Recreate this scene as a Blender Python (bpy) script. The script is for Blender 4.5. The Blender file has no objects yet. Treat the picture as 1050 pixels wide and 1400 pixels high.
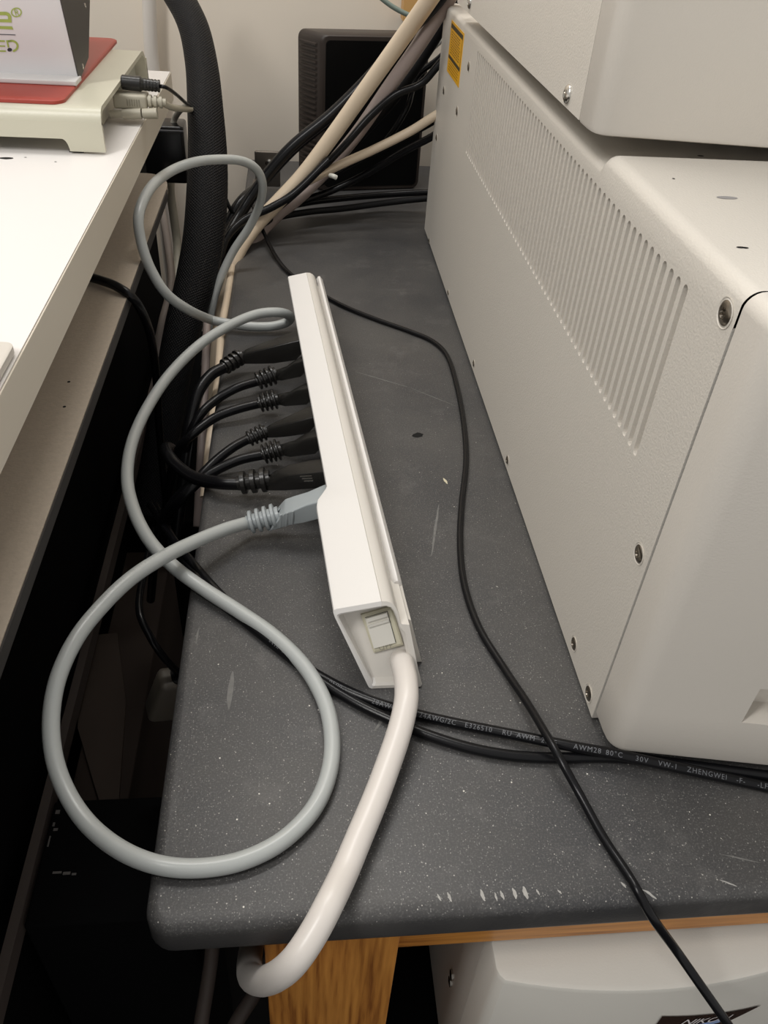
import bpy, bmesh, math, random
from mathutils import Vector, Matrix
random.seed(7)
S = bpy.context.scene
col = S.collection
PI = math.pi

# ------------------------------------------------------------------ camera
F, CX, CY, H = 1109.0, 525.0, 700.0, 0.42
Yc = Vector((400 - CX, -215 - CY, F)).normalized()
Dc = Vector((420 - CX, 2058 - CY, F)); Dc = (Dc - Yc * Dc.dot(Yc)).normalized()
Zc = -Dc
Xc = Yc.cross(Zc)
if Xc.x < 0: Xc = -Xc
def to_world(v): return Vector((Xc.dot(v), Yc.dot(v), Zc.dot(v)))
cam_d = bpy.data.cameras.new('camera'); cam = bpy.data.objects.new('camera', cam_d); col.objects.link(cam)
ex, ey, ez = to_world(Vector((1, 0, 0))), to_world(Vector((0, -1, 0))), to_world(Vector((0, 0, -1)))
M = Matrix((ex, ey, ez)).transposed().to_4x4(); M.translation = (0, 0, H)
cam.matrix_world = M
cam_d.sensor_fit = 'VERTICAL'; cam_d.sensor_height = 24.0; cam_d.lens = F / 1400 * 24.0
cam_d.clip_start = 0.01
S.camera = cam

# ------------------------------------------------------------------ light, world, exposure
w = bpy.data.worlds.new('room_light'); S.world = w; w.use_nodes = True
w.node_tree.nodes['Background'].inputs[0].default_value = (1.0, 0.978, 0.95, 1)
w.node_tree.nodes['Background'].inputs[1].default_value = 0.56
def area(name, loc, target, size, power, color=(1, 0.978, 0.945)):
    l = bpy.data.lights.new(name, 'AREA'); l.shape = 'RECTANGLE'; l.size, l.size_y = size; l.energy = power; l.color = color
    o = bpy.data.objects.new(name, l); col.objects.link(o); o.location = loc
    o.rotation_euler = (Vector(target) - Vector(loc)).to_track_quat('-Z', 'Y').to_euler(); return o
area('ceiling_lamp_far', (-0.1, 1.15, 2.1), (0.05, 0.8, 0), (1.2, 0.16), 17)
area('ceiling_lamp_near', (-1.0, -0.45, 1.9), (0.0, 0.4, 0.1), (0.2, 1.2), 24)
S.view_settings.view_transform = 'Standard'; S.view_settings.look = 'None'
S.view_settings.exposure = 0.0; S.view_settings.gamma = 1.0; S.view_settings.use_curve_mapping = False

# ------------------------------------------------------------------ measuring: a photo point on a real plane
def P(px, py, z=None, y=None, x=None):
    d = to_world(Vector((px - CX, py - CY, F)))
    o = Vector((0, 0, H))
    if z is not None: t = (z - H) / d.z
    elif y is not None: t = y / d.y
    else: t = x / d.x
    return o + d * t

# ------------------------------------------------------------------ materials
MATS = {}
def mat(name, c, rough=0.5, metal=0.0, bump=0.0, bscale=300, var=0.0, vscale=12, spec=0.5, coat=0.0, detail=3, emit=None):
    if name in MATS: return MATS[name]
    m = bpy.data.materials.new(name); m.use_nodes = True; nt = m.node_tree; n = nt.nodes; L = nt.links
    b = n['Principled BSDF']
    b.inputs['Roughness'].default_value = rough; b.inputs['Metallic'].default_value = metal
    b.inputs['Specular IOR Level'].default_value = spec; b.inputs['Coat Weight'].default_value = coat
    tc = n.new('ShaderNodeTexCoord')
    nz = n.new('ShaderNodeTexNoise'); nz.inputs['Scale'].default_value = vscale; nz.inputs['Detail'].default_value = 5
    L.new(tc.outputs['Object'], nz.inputs['Vector'])
    mx = n.new('ShaderNodeMix'); mx.data_type = 'RGBA'
    mx.inputs[6].default_value = (*[v * (1 - var) for v in c], 1); mx.inputs[7].default_value = (*[min(1, v * (1 + var)) for v in c], 1)
    L.new(nz.outputs['Fac'], mx.inputs[0]); L.new(mx.outputs[2], b.inputs['Base Color'])
    if bump:
        n2 = n.new('ShaderNodeTexNoise'); n2.inputs['Scale'].default_value = bscale; n2.inputs['Detail'].default_value = detail
        L.new(tc.outputs['Object'], n2.inputs['Vector'])
        bp = n.new('ShaderNodeBump'); bp.inputs['Strength'].default_value = bump; bp.inputs['Distance'].default_value = 0.001
        L.new(n2.outputs['Fac'], bp.inputs['Height']); L.new(bp.outputs[0], b.inputs['Normal'])
    MATS[name] = m; return m

def bench_mat():
    m = bpy.data.materials.new('speckled_bench'); m.use_nodes = True; nt = m.node_tree; n = nt.nodes; L = nt.links
    b = n['Principled BSDF']; tc = n.new('ShaderNodeTexCoord')
    def noise(s, d=5, r=0.6, sc=None):
        z = n.new('ShaderNodeTexNoise'); z.inputs['Scale'].default_value = s; z.inputs['Detail'].default_value = d; z.inputs['Roughness'].default_value = r
        if sc:
            mp = n.new('ShaderNodeMapping'); mp.inputs['Scale'].default_value = sc; L.new(tc.outputs['Object'], mp.inputs[0]); L.new(mp.outputs[0], z.inputs[0])
        else: L.new(tc.outputs['Object'], z.inputs['Vector'])
        return z.outputs['Fac']
    def ramp(src, a, c):
        r = n.new('ShaderNodeMapRange'); r.inputs[1].default_value = a; r.inputs[2].default_value = c; L.new(src, r.inputs[0]); return r.outputs[0]
    def mul(a, c):
        r = n.new('ShaderNodeMath'); r.operation = 'MULTIPLY'
        for i, v in enumerate((a, c)):
            if isinstance(v, float): r.inputs[i].default_value = v
            else: L.new(v, r.inputs[i])
        return r.outputs[0]
    def mix(f, a, c):
        r = n.new('ShaderNodeMix'); r.data_type = 'RGBA'; L.new(f, r.inputs[0])
        for i, v in ((6, a), (7, c)):
            if isinstance(v, tuple): r.inputs[i].default_value = (*v, 1)
            else: L.new(v, r.inputs[i])
        return r.outputs[2]
    base = mix(ramp(noise(7), 0.35, 0.65), (0.042, 0.042, 0.044), (0.072, 0.069, 0.066))
    sep = n.new('ShaderNodeSeparateXYZ'); L.new(tc.outputs['Object'], sep.inputs[0])
    base = mix(mul(mul(ramp(noise(900, 2), 0.5, 0.75), 0.6), ramp(sep.outputs[2], -0.012, -0.001)), base, (0.16, 0.155, 0.15))      # fine grain
    def specks(scale, thr, frac, colr, mask=None):
        nonlocal base
        v = n.new('ShaderNodeTexVoronoi'); v.inputs['Scale'].default_value = scale; L.new(tc.outputs['Object'], v.inputs['Vector'])
        a = n.new('ShaderNodeMath'); a.operation = 'LESS_THAN'; a.inputs[1].default_value = thr; L.new(v.outputs['Distance'], a.inputs[0])
        sp = n.new('ShaderNodeSeparateColor'); L.new(v.outputs['Color'], sp.inputs[0])
        g = n.new('ShaderNodeMath'); g.operation = 'GREATER_THAN'; g.inputs[1].default_value = 1 - frac; L.new(sp.outputs[0], g.inputs[0])
        f = mul(a.outputs[0], g.outputs[0])
        if mask is not None: f = mul(f, mask)
        base = mix(f, base, colr)
    # dust gathers towards the front of the bench
    sep = n.new('ShaderNodeSeparateXYZ'); L.new(tc.outputs['Object'], sep.inputs[0])
    topm = ramp(sep.outputs[2], -0.009, -0.001); front = mul(ramp(sep.outputs[1], 0.95, 0.15), topm)
    specks(800, 0.28, 0.24, (0.20, 0.195, 0.185), front)
    specks(420, 0.16, 0.13, (0.42, 0.40, 0.37), front)
    specks(170, 0.085, 0.06, (0.80, 0.77, 0.70), front)
    sm = mul(ramp(noise(26, 6, 0.7), 0.55, 0.78), 0.20)                                       # dusty smears
    base = mix(sm, base, (0.27, 0.26, 0.25))
    L.new(base, b.inputs['Base Color'])
    rr = n.new('ShaderNodeMapRange'); rr.inputs[3].default_value = 0.36; rr.inputs[4].default_value = 0.55; L.new(noise(14), rr.inputs[0]); L.new(rr.outputs[0], b.inputs['Roughness'])
    bp = n.new('ShaderNodeBump'); bp.inputs['Strength'].default_value = 0.25; bp.inputs['Distance'].default_value = 0.0006
    b.inputs['Specular IOR Level'].default_value = 0.4; L.new(noise(500, 3), bp.inputs['Height']); L.new(bp.outputs[0], b.inputs['Normal'])
    return m
BENCH = bench_mat()

def wood_mat(sc=(1, 1, 0.05)):
    m = bpy.data.materials.new('oak_wood'); m.use_nodes = True; nt = m.node_tree; n = nt.nodes; L = nt.links
    b = n['Principled BSDF']; tc = n.new('ShaderNodeTexCoord')
    mp = n.new('ShaderNodeMapping'); mp.inputs['Scale'].default_value = sc; L.new(tc.outputs['Object'], mp.inputs[0])
    z = n.new('ShaderNodeTexNoise'); z.inputs['Scale'].default_value = 260; z.inputs['Detail'].default_value = 6; L.new(mp.outputs[0], z.inputs['Vector'])
    z2 = n.new('ShaderNodeTexNoise'); z2.inputs['Scale'].default_value = 30; z2.inputs['Detail'].default_value = 4; z2.inputs['Distortion'].default_value = .3; L.new(mp.outputs[0], z2.inputs['Vector'])
    ad = n.new('ShaderNodeMath'); ad.operation = 'MULTIPLY_ADD'; ad.inputs[1].default_value = 0.75; L.new(z.outputs['Fac'], ad.inputs[0]); 
    h = n.new('ShaderNodeMath'); h.operation = 'MULTIPLY'; h.inputs[1].default_value = 0.25; L.new(z2.outputs['Fac'], h.inputs[0]); L.new(h.outputs[0], ad.inputs[2])
    r = n.new('ShaderNodeValToRGB'); e = r.color_ramp.elements
    e[0].position = 0.36; e[0].color = (0.24, 0.080, 0.014, 1); e[1].position = 0.62; e[1].color = (0.62, 0.27, 0.055, 1)
    k = e.new(0.47); k.color = (0.46, 0.185, 0.035, 1)
    L.new(ad.outputs[0], r.inputs[0]); L.new(r.outputs[0], b.inputs['Base Color']); b.inputs['Roughness'].default_value = 0.42
    return m
WOOD = wood_mat(); WOODH = wood_mat((0.05, 1, 1))

def braid_mat():
    m = bpy.data.materials.new('black_braid'); m.use_nodes = True; nt = m.node_tree; n = nt.nodes; L = nt.links
    b = n['Principled BSDF']; tc = n.new('ShaderNodeTexCoord')
    hs = []
    for rz in (0.7, -0.7):
        mp = n.new('ShaderNodeMapping'); mp.inputs['Rotation'].default_value = (0, 0, rz); L.new(tc.outputs['UV'], mp.inputs[0])
        wv = n.new('ShaderNodeTexWave'); wv.inputs['Scale'].default_value = 110; L.new(mp.outputs[0], wv.inputs['Vector']); hs.append(wv.outputs['Fac'])
    mx = n.new('ShaderNodeMath'); mx.operation = 'MULTIPLY'; L.new(hs[0], mx.inputs[0]); L.new(hs[1], mx.inputs[1])
    r = n.new('ShaderNodeMix'); r.data_type = 'RGBA'; r.inputs[6].default_value = (0.003, 0.003, 0.0035, 1); r.inputs[7].default_value = (0.022, 0.022, 0.025, 1)
    L.new(mx.outputs[0], r.inputs[0]); L.new(r.outputs[2], b.inputs['Base Color'])
    bp = n.new('ShaderNodeBump'); bp.inputs['Strength'].default_value = 0.8; bp.inputs['Distance'].default_value = 0.001
    L.new(mx.outputs[0], bp.inputs['Height']); L.new(bp.outputs[0], b.inputs['Normal']); b.inputs['Roughness'].default_value = 0.5; b.inputs['Specular IOR Level'].default_value = 0.18
    return m
BRAID = braid_mat()

CASE = mat('case_paint', (0.66, 0.622, 0.56), 0.42, bump=0.28, bscale=750, var=0.012, vscale=6)
HOOD = mat('case_hood_paint', (0.65, 0.61, 0.55), 0.33, bump=0.12, bscale=900, var=0.012, vscale=6)
SLOTBACK = mat('slot_liner', (0.60, 0.575, 0.55), 0.5, bump=0.4, bscale=600, var=0.05, vscale=90)
STRIP = mat('strip_plastic', (0.745, 0.725, 0.70), 0.38, bump=0.05, bscale=1200)
STRIP2 = mat('strip_metal', (0.66, 0.63, 0.58), 0.34)
BEZEL = mat('bezel_plastic', (0.60, 0.57, 0.44), 0.4)
ROCKER = mat('rocker_plastic', (0.68, 0.66, 0.60), 0.35)
GREY = mat('grey_vinyl', (0.43, 0.45, 0.44), 0.32, bump=0.05, bscale=400, var=0.05, vscale=30)
GREYP = mat('grey_plug', (0.33, 0.36, 0.37), 0.36)
BLACK = mat('black_vinyl', (0.006, 0.006, 0.007), 0.27, spec=.24, bump=0.05, bscale=500)
BLACKP = mat('black_plug', (0.015, 0.0142, 0.013), 0.27, spec=.45, bump=0.1, bscale=900)
MATTE = mat('black_matte', (0.006, 0.006, 0.0065), 0.6, spec=.2)
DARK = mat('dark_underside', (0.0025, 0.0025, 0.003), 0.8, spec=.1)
CREAM = mat('cream_vinyl', (0.68, 0.56, 0.42), 0.45, var=0.05, vscale=20)
PINK = mat('taupe_vinyl', (0.33, 0.27, 0.25), 0.5, var=0.08, vscale=30)
CORD = mat('white_cord', (0.70, 0.655, 0.61), 0.33, var=0.03, vscale=60)
WALL = mat('wall_paint', (0.86, 0.775, 0.66), 0.75, bump=0.08, bscale=80, var=0.03, vscale=3)
DESKT = mat('desk_laminate', (0.79, 0.76, 0.735), 0.42, var=0.01, vscale=5)
DESKE = mat('desk_edge_band', (0.70, 0.64, 0.54), 0.4)
BOARD = mat('brown_board', (0.48, 0.41, 0.33), 0.5, bump=0.25, bscale=500, var=0.14, vscale=240)
STANDP = mat('stand_plastic', (0.57, 0.55, 0.44), 0.33, bump=0.10, bscale=350)
RED = mat('red_rubber', (0.36, 0.045, 0.028), 0.45, bump=0.06, bscale=500)
BOXW = mat('case_white', (0.72, 0.71, 0.72), 0.35)
BOXG = mat('case_grey', (0.055, 0.05, 0.046), 0.5, bump=0.1, bscale=700)
GREEN = mat('green_print', (0.36, 0.45, 0.10), 0.5)
INK = mat('dark_ink', (0.03, 0.03, 0.045), 0.5)
CONN = mat('beige_connector', (0.42, 0.39, 0.31), 0.45)
CHROME = mat('chrome', (0.62, 0.60, 0.56), 0.22, metal=1.0)
SCREWM = mat('dark_steel', (0.27, 0.24, 0.20), 0.30, metal=1.0)
STEEL = mat('dull_steel', (0.16, 0.14, 0.12), 0.4, metal=0.7)
YEL = mat('yellow_label', (0.80, 0.42, 0.008), 0.4)
YINK = mat('label_ink', (0.05, 0.035, 0.012), 0.5)
YTXT = mat('label_small_print', (0.26, 0.12, 0.006), 0.5)
TEXTP = mat('cable_print', (0.12, 0.125, 0.135), 0.5)
DUST = mat('bare_chip', (0.36, 0.35, 0.33), 0.7, var=0.3, vscale=300)
DUSTF = mat('pale_scuff', (0.15, 0.147, 0.14), 0.7, var=0.5, vscale=200)
TOWER = mat('tower_plastic', (0.042, 0.033, 0.028), 0.42, spec=.3)
TOWERF = mat('tower_front', (0.003, 0.003, 0.003), 0.4, spec=.15)
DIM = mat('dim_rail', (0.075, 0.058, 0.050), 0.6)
FLOORM = mat('floor_tile', (0.012, 0.011, 0.011), 0.7, spec=.2, var=0.2, vscale=20)

# ------------------------------------------------------------------ mesh helpers
def finish(bm, name, m, parent=None, smooth=40, extra=None):
    bmesh.ops.recalc_face_normals(bm, faces=bm.faces)
    me = bpy.data.meshes.new(name); bm.to_mesh(me); bm.free()
    me.materials.append(m)
    for e_ in (extra or []): me.materials.append(e_)
    if smooth:
        for p in me.polygons: p.use_smooth = True
        me.set_sharp_from_angle(angle=math.radians(smooth))
    o = bpy.data.objects.new(name, me); col.objects.link(o)
    if parent is not None:
        o.parent = parent; o.matrix_parent_inverse = parent_world(parent).inverted()
    return o
def parent_world(p):
    if p.type == 'EMPTY': return Matrix.Translation(p.location)
    return p.matrix_parent_inverse.copy().inverted().inverted() if False else Matrix.Identity(4)
def thing(name, label, cat, loc, group=None):
    o = bpy.data.objects.new(name, None); col.objects.link(o); o.location = loc; o.empty_display_size = 0.01
    o['label'] = label; o['category'] = cat
    if group: o['group'] = group
    return o
def tag(o, label, cat, group=None):
    o['label'] = label; o['category'] = cat
    if group: o['group'] = group
    return o
def obj_mesh(name, verts, faces, m, parent=None, smooth=40):
    bm = bmesh.new(); vs = [bm.verts.new(v) for v in verts]
    for f in faces:
        try: bm.faces.new([vs[i] for i in f])
        except ValueError: pass
    return finish(bm, name, m, parent, smooth)
def box_bm(bm, lo, hi, bev=0.0, seg=3, mat4=None):
    g = bmesh.ops.create_cube(bm, size=1)
    vs = g['verts']
    lo, hi = Vector(lo), Vector(hi)
    for v in vs: v.co = Vector(((v.co.x + .5) * (hi.x - lo.x) + lo.x, (v.co.y + .5) * (hi.y - lo.y) + lo.y, (v.co.z + .5) * (hi.z - lo.z) + lo.z))
    if bev:
        es = set(e for v in vs for e in v.link_edges)
        r = bmesh.ops.bevel(bm, geom=list(es), offset=bev, segments=seg, affect='EDGES', profile=0.5)
        vs = list(set(vs_ for vs_ in r['verts'] if vs_.is_valid) | set(v for v in vs if v.is_valid))
    if mat4 is not None:
        for v in set(vs): v.co = mat4 @ v.co
    return vs
def box(name, lo, hi, m, parent=None, bev=0.0, seg=3, mat4=None):
    bm = bmesh.new(); box_bm(bm, lo, hi, bev, seg)
    if mat4 is not None: bmesh.ops.transform(bm, matrix=mat4, verts=bm.verts)
    return finish(bm, name, m, parent)
def loft_bm(bm, rings, closed=True, caps=True):
    R = [[bm.verts.new(p) for p in r] for r in rings]
    n = len(R[0])
    for a, b in zip(R, R[1:]):
        for i in range(n if closed else n - 1):
            j = (i + 1) % n
            try: bm.faces.new((a[i], a[j], b[j], b[i]))
            except ValueError: pass
    if caps and closed:
        bm.faces.new(R[0]); bm.faces.new(R[-1])
    return R
def loft(name, rings, m, parent=None, closed=True, caps=True, smooth=40):
    bm = bmesh.new(); loft_bm(bm, rings, closed, caps); return finish(bm, name, m, parent, smooth)
def catmull(pts, n=10):
    pts = [Vector(p) for p in pts]; out = []
    q = [pts[0] * 2 - pts[1]] + pts + [pts[-1] * 2 - pts[-2]]
    for i in range(1, len(q) - 2):
        p0, p1, p2, p3 = q[i - 1:i + 3]
        for k in range(n):
            t = k / n
            out.append(0.5 * ((2 * p1) + (p2 - p0) * t + (2 * p0 - 5 * p1 + 4 * p2 - p3) * t * t + (3 * p1 - p0 - 3 * p2 + p3) * t ** 3))
    out.append(pts[-1]); return out
def frames(path):
    fr = []
    up = Vector((0, 0, 1)); prev = None
    for i, p in enumerate(path):
        t = (path[min(i + 1, len(path) - 1)] - path[max(i - 1, 0)]).normalized()
        if prev is None:
            a = up if abs(t.dot(up)) < 0.9 else Vector((0, 1, 0)); nrm = (a - t * a.dot(t)).normalized()
        else: nrm = (prev - t * prev.dot(t)).normalized()
        prev = nrm; fr.append((p, t, nrm, t.cross(nrm)))
    return fr
def tube(name, pts, r, m, parent=None, n=8, sides=14, rad=None, flat=1.0):
    path = catmull(pts, n); fr = frames(path); bm = bmesh.new(); uv = bm.loops.layers.uv.new('UVMap')
    R = []; S_ = [0]
    for i in range(1, len(path)): S_.append(S_[-1] + (path[i] - path[i - 1]).length)
    for i, (p, t, a, b) in enumerate(fr):
        rr = r if rad is None else rad(i / (len(fr) - 1))
        R.append([bm.verts.new(p + a * rr * flat * math.cos(2 * PI * k / sides) + b * rr * math.sin(2 * PI * k / sides)) for k in range(sides)])
    for i in range(len(R) - 1):
        for k in range(sides):
            j = (k + 1) % sides
            f = bm.faces.new((R[i][k], R[i][j], R[i + 1][j], R[i + 1][k]))
            for l, (ss, kk) in zip(f.loops, ((i, k), (i, k + 1), (i + 1, k + 1), (i + 1, k))):
                l[uv].uv = (S_[ss], kk / sides * 2 * PI * r)
    bm.faces.new(R[0]); bm.faces.new(R[-1])
    return finish(bm, name, m, parent, 50)
def text_mesh(body, size, shear=0.0, spacing=1.0):
    c = bpy.data.curves.new('txt', 'FONT'); c.body = body; c.size = size; c.shear = shear; c.space_character = spacing; c.resolution_u = 2
    o = bpy.data.objects.new('txt', c); col.objects.link(o)
    dg = bpy.context.evaluated_depsgraph_get(); me = o.evaluated_get(dg).to_mesh()
    v = [tuple(x.co) for x in me.vertices]; f = [tuple(p.vertices) for p in me.polygons]
    o.evaluated_get(dg).to_mesh_clear(); bpy.data.objects.remove(o); bpy.data.curves.remove(c)
    return v, f
def flat_text(name, body, size, origin, ux, uy, m, parent, shear=0.0, spacing=1.0, lift=0.0002):
    v, f = text_mesh(body, size, shear, spacing); ux, uy = Vector(ux).normalized(), Vector(uy).normalized(); nn = ux.cross(uy)
    return obj_mesh(name, [Vector(origin) + ux * a + uy * b + nn * lift for a, b, c in v], f, m, parent, 0)
def text_on_path(name, body, size, pts, r, s0, phi0, m, parent, spacing=1.1, n=24, flip=False):
    path = catmull(pts, n); S_ = [0]
    for i in range(1, len(path)): S_.append(S_[-1] + (path[i] - path[i - 1]).length)
    v, f = text_mesh(body, size, 0, spacing); out = []
    tb = bmesh.new(); tv = [tb.verts.new(q) for q in v]
    for q in f:
        try: tb.faces.new([tv[i] for i in q])
        except ValueError: pass
    for k in range(-1, 8):
        bmesh.ops.bisect_plane(tb, geom=tb.verts[:] + tb.edges[:] + tb.faces[:], plane_co=(0, size * k * .11, 0), plane_no=(0, 1, 0))
    tb.verts.index_update(); v = [tuple(q.co) for q in tb.verts]; f = [tuple(q.index for q in g.verts) for g in tb.faces]; tb.free()
    for a, b, c in v:
        s = s0 + a; i = 0
        while i < len(S_) - 2 and S_[i + 1] < s: i += 1
        t = (s - S_[i]) / max(1e-9, S_[i + 1] - S_[i]); p = path[i].lerp(path[i + 1], t)
        T = (path[i + 1] - path[i]).normalized(); N = (Vector((0, 0, 1)) - T * T.z).normalized(); B = N.cross(T)
        ph = phi0 + b / r
        out.append(p + (N * math.cos(ph) + B * math.sin(ph)) * (r + 0.00012))
    return obj_mesh(name, out, f, m, parent, 0)
def cyl_rings(c, axis, prof, sides=24, ref=None):
    axis = Vector(axis).normalized(); a = Vector(ref) if ref else (Vector((0, 0, 1)) if abs(axis.z) < 0.9 else Vector((1, 0, 0)))
    a = (a - axis * a.dot(axis)).normalized(); b = axis.cross(a)
    return [[Vector(c) + axis * t + (a * math.cos(2 * PI * k / sides) + b * math.sin(2 * PI * k / sides)) * r for k in range(sides)] for t, r in prof]
def rrect(wd, ht, r, seg=4):
    pts = []
    for cx, cy, a0 in ((wd / 2 - r, ht / 2 - r, 0), (-wd / 2 + r, ht / 2 - r, 90), (-wd / 2 + r, -ht / 2 + r, 180), (wd / 2 - r, -ht / 2 + r, 270)):
        for k in range(seg + 1):
            a = math.radians(a0 + 90 * k / seg); pts.append((cx + r * math.cos(a), cy + r * math.sin(a)))
    return pts

# ================================================================== SETTING
def struct(o): o['kind'] = 'structure'; return o
WY = 1.475
struct(box('wall_back', (-2.5, WY, -0.75), (2.5, WY + 0.1, 2.3), WALL))
struct(box('floor', (-2.5, -2.0, -0.80), (2.5, WY, -0.75), FLOORM))

# ================================================================== BENCH
bench = thing('laboratory_bench', 'low lab bench with speckled black top and orange oak legs under the white instrument', 'bench', (0.3, 0.7, -0.75))
BX0, BY0, BT = -0.079, 0.186, 0.0265
bm = bmesh.new()
box_bm(bm, (BX0, BY0, -BT), (1.05, 1.462, 0))
ve = [e for e in bm.edges if abs((e.verts[0].co - e.verts[1].co).z) > 0.01 and e.verts[0].co.x < 0 and e.verts[0].co.y < 0.5]
bmesh.ops.bevel(bm, geom=ve, offset=0.014, segments=6, affect='EDGES', profile=0.5)
te = [e for e in bm.edges if len(e.link_faces) == 2 and abs(e.verts[0].co.z - e.verts[1].co.z) < 1e-5 and e.verts[0].co.z > -0.001]
bmesh.ops.bevel(bm, geom=te, offset=0.007, segments=5, affect='EDGES', profile=0.5)
be = [e for e in bm.edges if abs(e.verts[0].co.z - e.verts[1].co.z) < 1e-5 and abs(e.verts[0].co.z + BT) < 1e-4]
bmesh.ops.bevel(bm, geom=be, offset=0.005, segments=3, affect='EDGES', profile=0.5)
top = finish(bm, 'worktop', BENCH, bench)
box('leg', (-0.021, 0.197, -0.75), (0.0545, 0.262, -BT), WOOD, bench, 0.001)
for lo, hi in (((-0.021, 1.36, -0.75), (0.0545, 1.43, -BT)), ((0.93, 0.197, -0.75), (1.005, 0.262, -BT)), ((0.93, 1.36, -0.75), (1.005, 1.43, -BT))):
    box('leg', lo, hi, WOOD, bench, 0.001)
box('apron', (0.0545, 0.2, -0.0705), (0.93, 0.222, -BT), WOODH, bench, 0.0008)
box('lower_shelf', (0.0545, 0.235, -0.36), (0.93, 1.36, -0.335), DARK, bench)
# chips along the front edge, long scuffs on the top
def sliver(name, a, b, wd, m, parent, lift=0.00015, edge=False):
    pa, pb = Vector(a), Vector(b); d = (pb - pa); nn = Vector((-d.y, d.x, 0)).normalized(); vs = []; K = 9
    for k in range(K):
        t = k / (K - 1); p = pa.lerp(pb, t) + nn * random.uniform(-1, 1) * wd * 0.10; ww = wd * (0.25 + 0.75 * math.sin(PI * t)) * random.uniform(0.75, 1)
        for s in (1, -1):
            q = p + nn * ww * 0.5 * s
            if edge and q.y < BY0 + 0.007:
                e = max(-0.007, q.y - (BY0 + 0.007)); q.z = -0.007 + math.sqrt(max(0, 0.007 ** 2 - e * e))
            q.z += lift; vs.append(q)
    return obj_mesh(name, vs, [(2 * k, 2 * k + 1, 2 * k + 3, 2 * k + 2) for k in range(K - 1)], m, parent, 0)
for a, b, wd in (((657, 1216), (663, 1232), .0022), ((676, 1220), (680, 1232), .0012), ((684, 1218), (689, 1230), .0018), ((701, 1214), (706, 1229), .0022), ((715, 1212), (722, 1229), .0028), ((733, 1216), (738, 1224), .0012),
                 ((762, 1217), (768, 1222), .0012), ((598, 1222), (603, 1232), .0014), ((612, 1220), (617, 1233), .0018), ((849, 1206), (856, 1214), .0014), ((878, 1216), (899, 1227), .0014), ((984, 1203), (1008, 1212), .001)):
    sliver('paint_chip', P(*a, z=0), P(*b, z=0), wd, DUST, bench, 0.00012, True)
for a, b, wd in (((485, 508), (560, 530), .0014), ((560, 530), (625, 556), .001), ((520, 396), (562, 397), .0009), ((318, 918), (312, 970), .004), ((272, 858), (268, 880), .0016), ((538, 960), (512, 1000), .003),
                 ((600, 690), (590, 760), .0022), ((1040, 1180), (985, 1168), .001)):
    sliver('scuff_mark', P(*a, z=0), P(*b, z=0), wd, DUSTF, bench)
sp = [P(571 + 8 * math.cos(a) * random.uniform(.7, 1.2), 595 + 4 * math.sin(a) * random.uniform(.7, 1.2), z=0.00015) for a in [k * PI / 6 for k in range(12)]]
obj_mesh('dark_spot', sp, [tuple(range(12))], MATTE, bench, 0)
sliver('paper_crumb', P(606, 654, z=0), P(612, 662, z=0), .0025, mat('crumb', (.6, .55, .4), .7), bench, .0003)

# ================================================================== LOWER INSTRUMENT
XS = 0.183
inst = thing('instrument_unit', 'wide cream instrument cabinet with long slotted side vents, lower unit standing on the black bench', 'instrument', (0.4, 0.7, 0.0))
# --- side panel with real slots
z0, z1, zs0, zs1 = 0.004, 0.2725, 0.172, 0.270
pitch, sw, NS = 0.00932, 0.0052, 61
bm = bmesh.new(); cells_y0 = 0.3493 - pitch / 2
yend = cells_y0 + pitch * NS
def quad(a, b, c, d):
    bm.faces.new([bm.verts.new((XS, *p)) for p in (a, b, c, d)])
Y0p, Y1p = 0.2998, 1.145
cols_ = [Y0p] + [cells_y0 + pitch * i for i in range(NS + 1)] + [Y1p]
zr = [z0, zs0 - .0015, zs1 + .0015, z1]
for ci in range(len(cols_) - 1):
    for ri in range(3):
        if ri == 1 and 0 < ci < len(cols_) - 2: continue
        quad((cols_[ci], zr[ri]), (cols_[ci + 1], zr[ri]), (cols_[ci + 1], zr[ri + 1]), (cols_[ci], zr[ri + 1]))
DEP = 0.0042
for i in range(NS):
    c0 = cells_y0 + pitch * i; cy = c0 + pitch / 2; r = sw / 2; K = 6
    hole, outer = [], []
    lo_, hi_ = zs0 + r, zs1 - r
    for k in range(K + 1):
        a = PI * k / K; hole.append((cy + r * math.cos(a), hi_ + r * math.sin(a)))
        y_ = c0 + pitch if k <= K // 3 else (c0 if k >= K - K // 3 else cy + (pitch / 2) * math.cos(a) / math.cos(PI * (K // 3) / K) * 1.0)
        outer.append((min(c0 + pitch, max(c0, y_)), zs1 + .0015 if K // 3 <= k <= K - K // 3 else hi_ + (zs1 + .0015 - hi_) * k / (K // 3) if k < K // 3 else hi_ + (zs1 + .0015 - hi_) * (K - k) / (K // 3)))
    for k in range(K + 1):
        a = PI + PI * k / K; hole.append((cy + r * math.cos(a), lo_ + r * math.sin(a)))
        o_ = outer[K - k] if False else None
    up = outer[:]
    outer += [(2 * cy - y, lo_ + hi_ - z) for (y, z) in up]
    hv = [bm.verts.new((XS, *p)) for p in hole]; ov = [bm.verts.new((XS, *p)) for p in outer]; dv = [bm.verts.new((XS + DEP, *p)) for p in hole]
    N_ = len(hole)
    for k in range(N_):
        j = (k + 1) % N_
        bm.faces.new((ov[k], ov[j], hv[j], hv[k])); bm.faces.new((hv[k], hv[j], dv[j], dv[k]))
bmesh.ops.remove_doubles(bm, verts=bm.verts, dist=1e-6)
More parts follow.
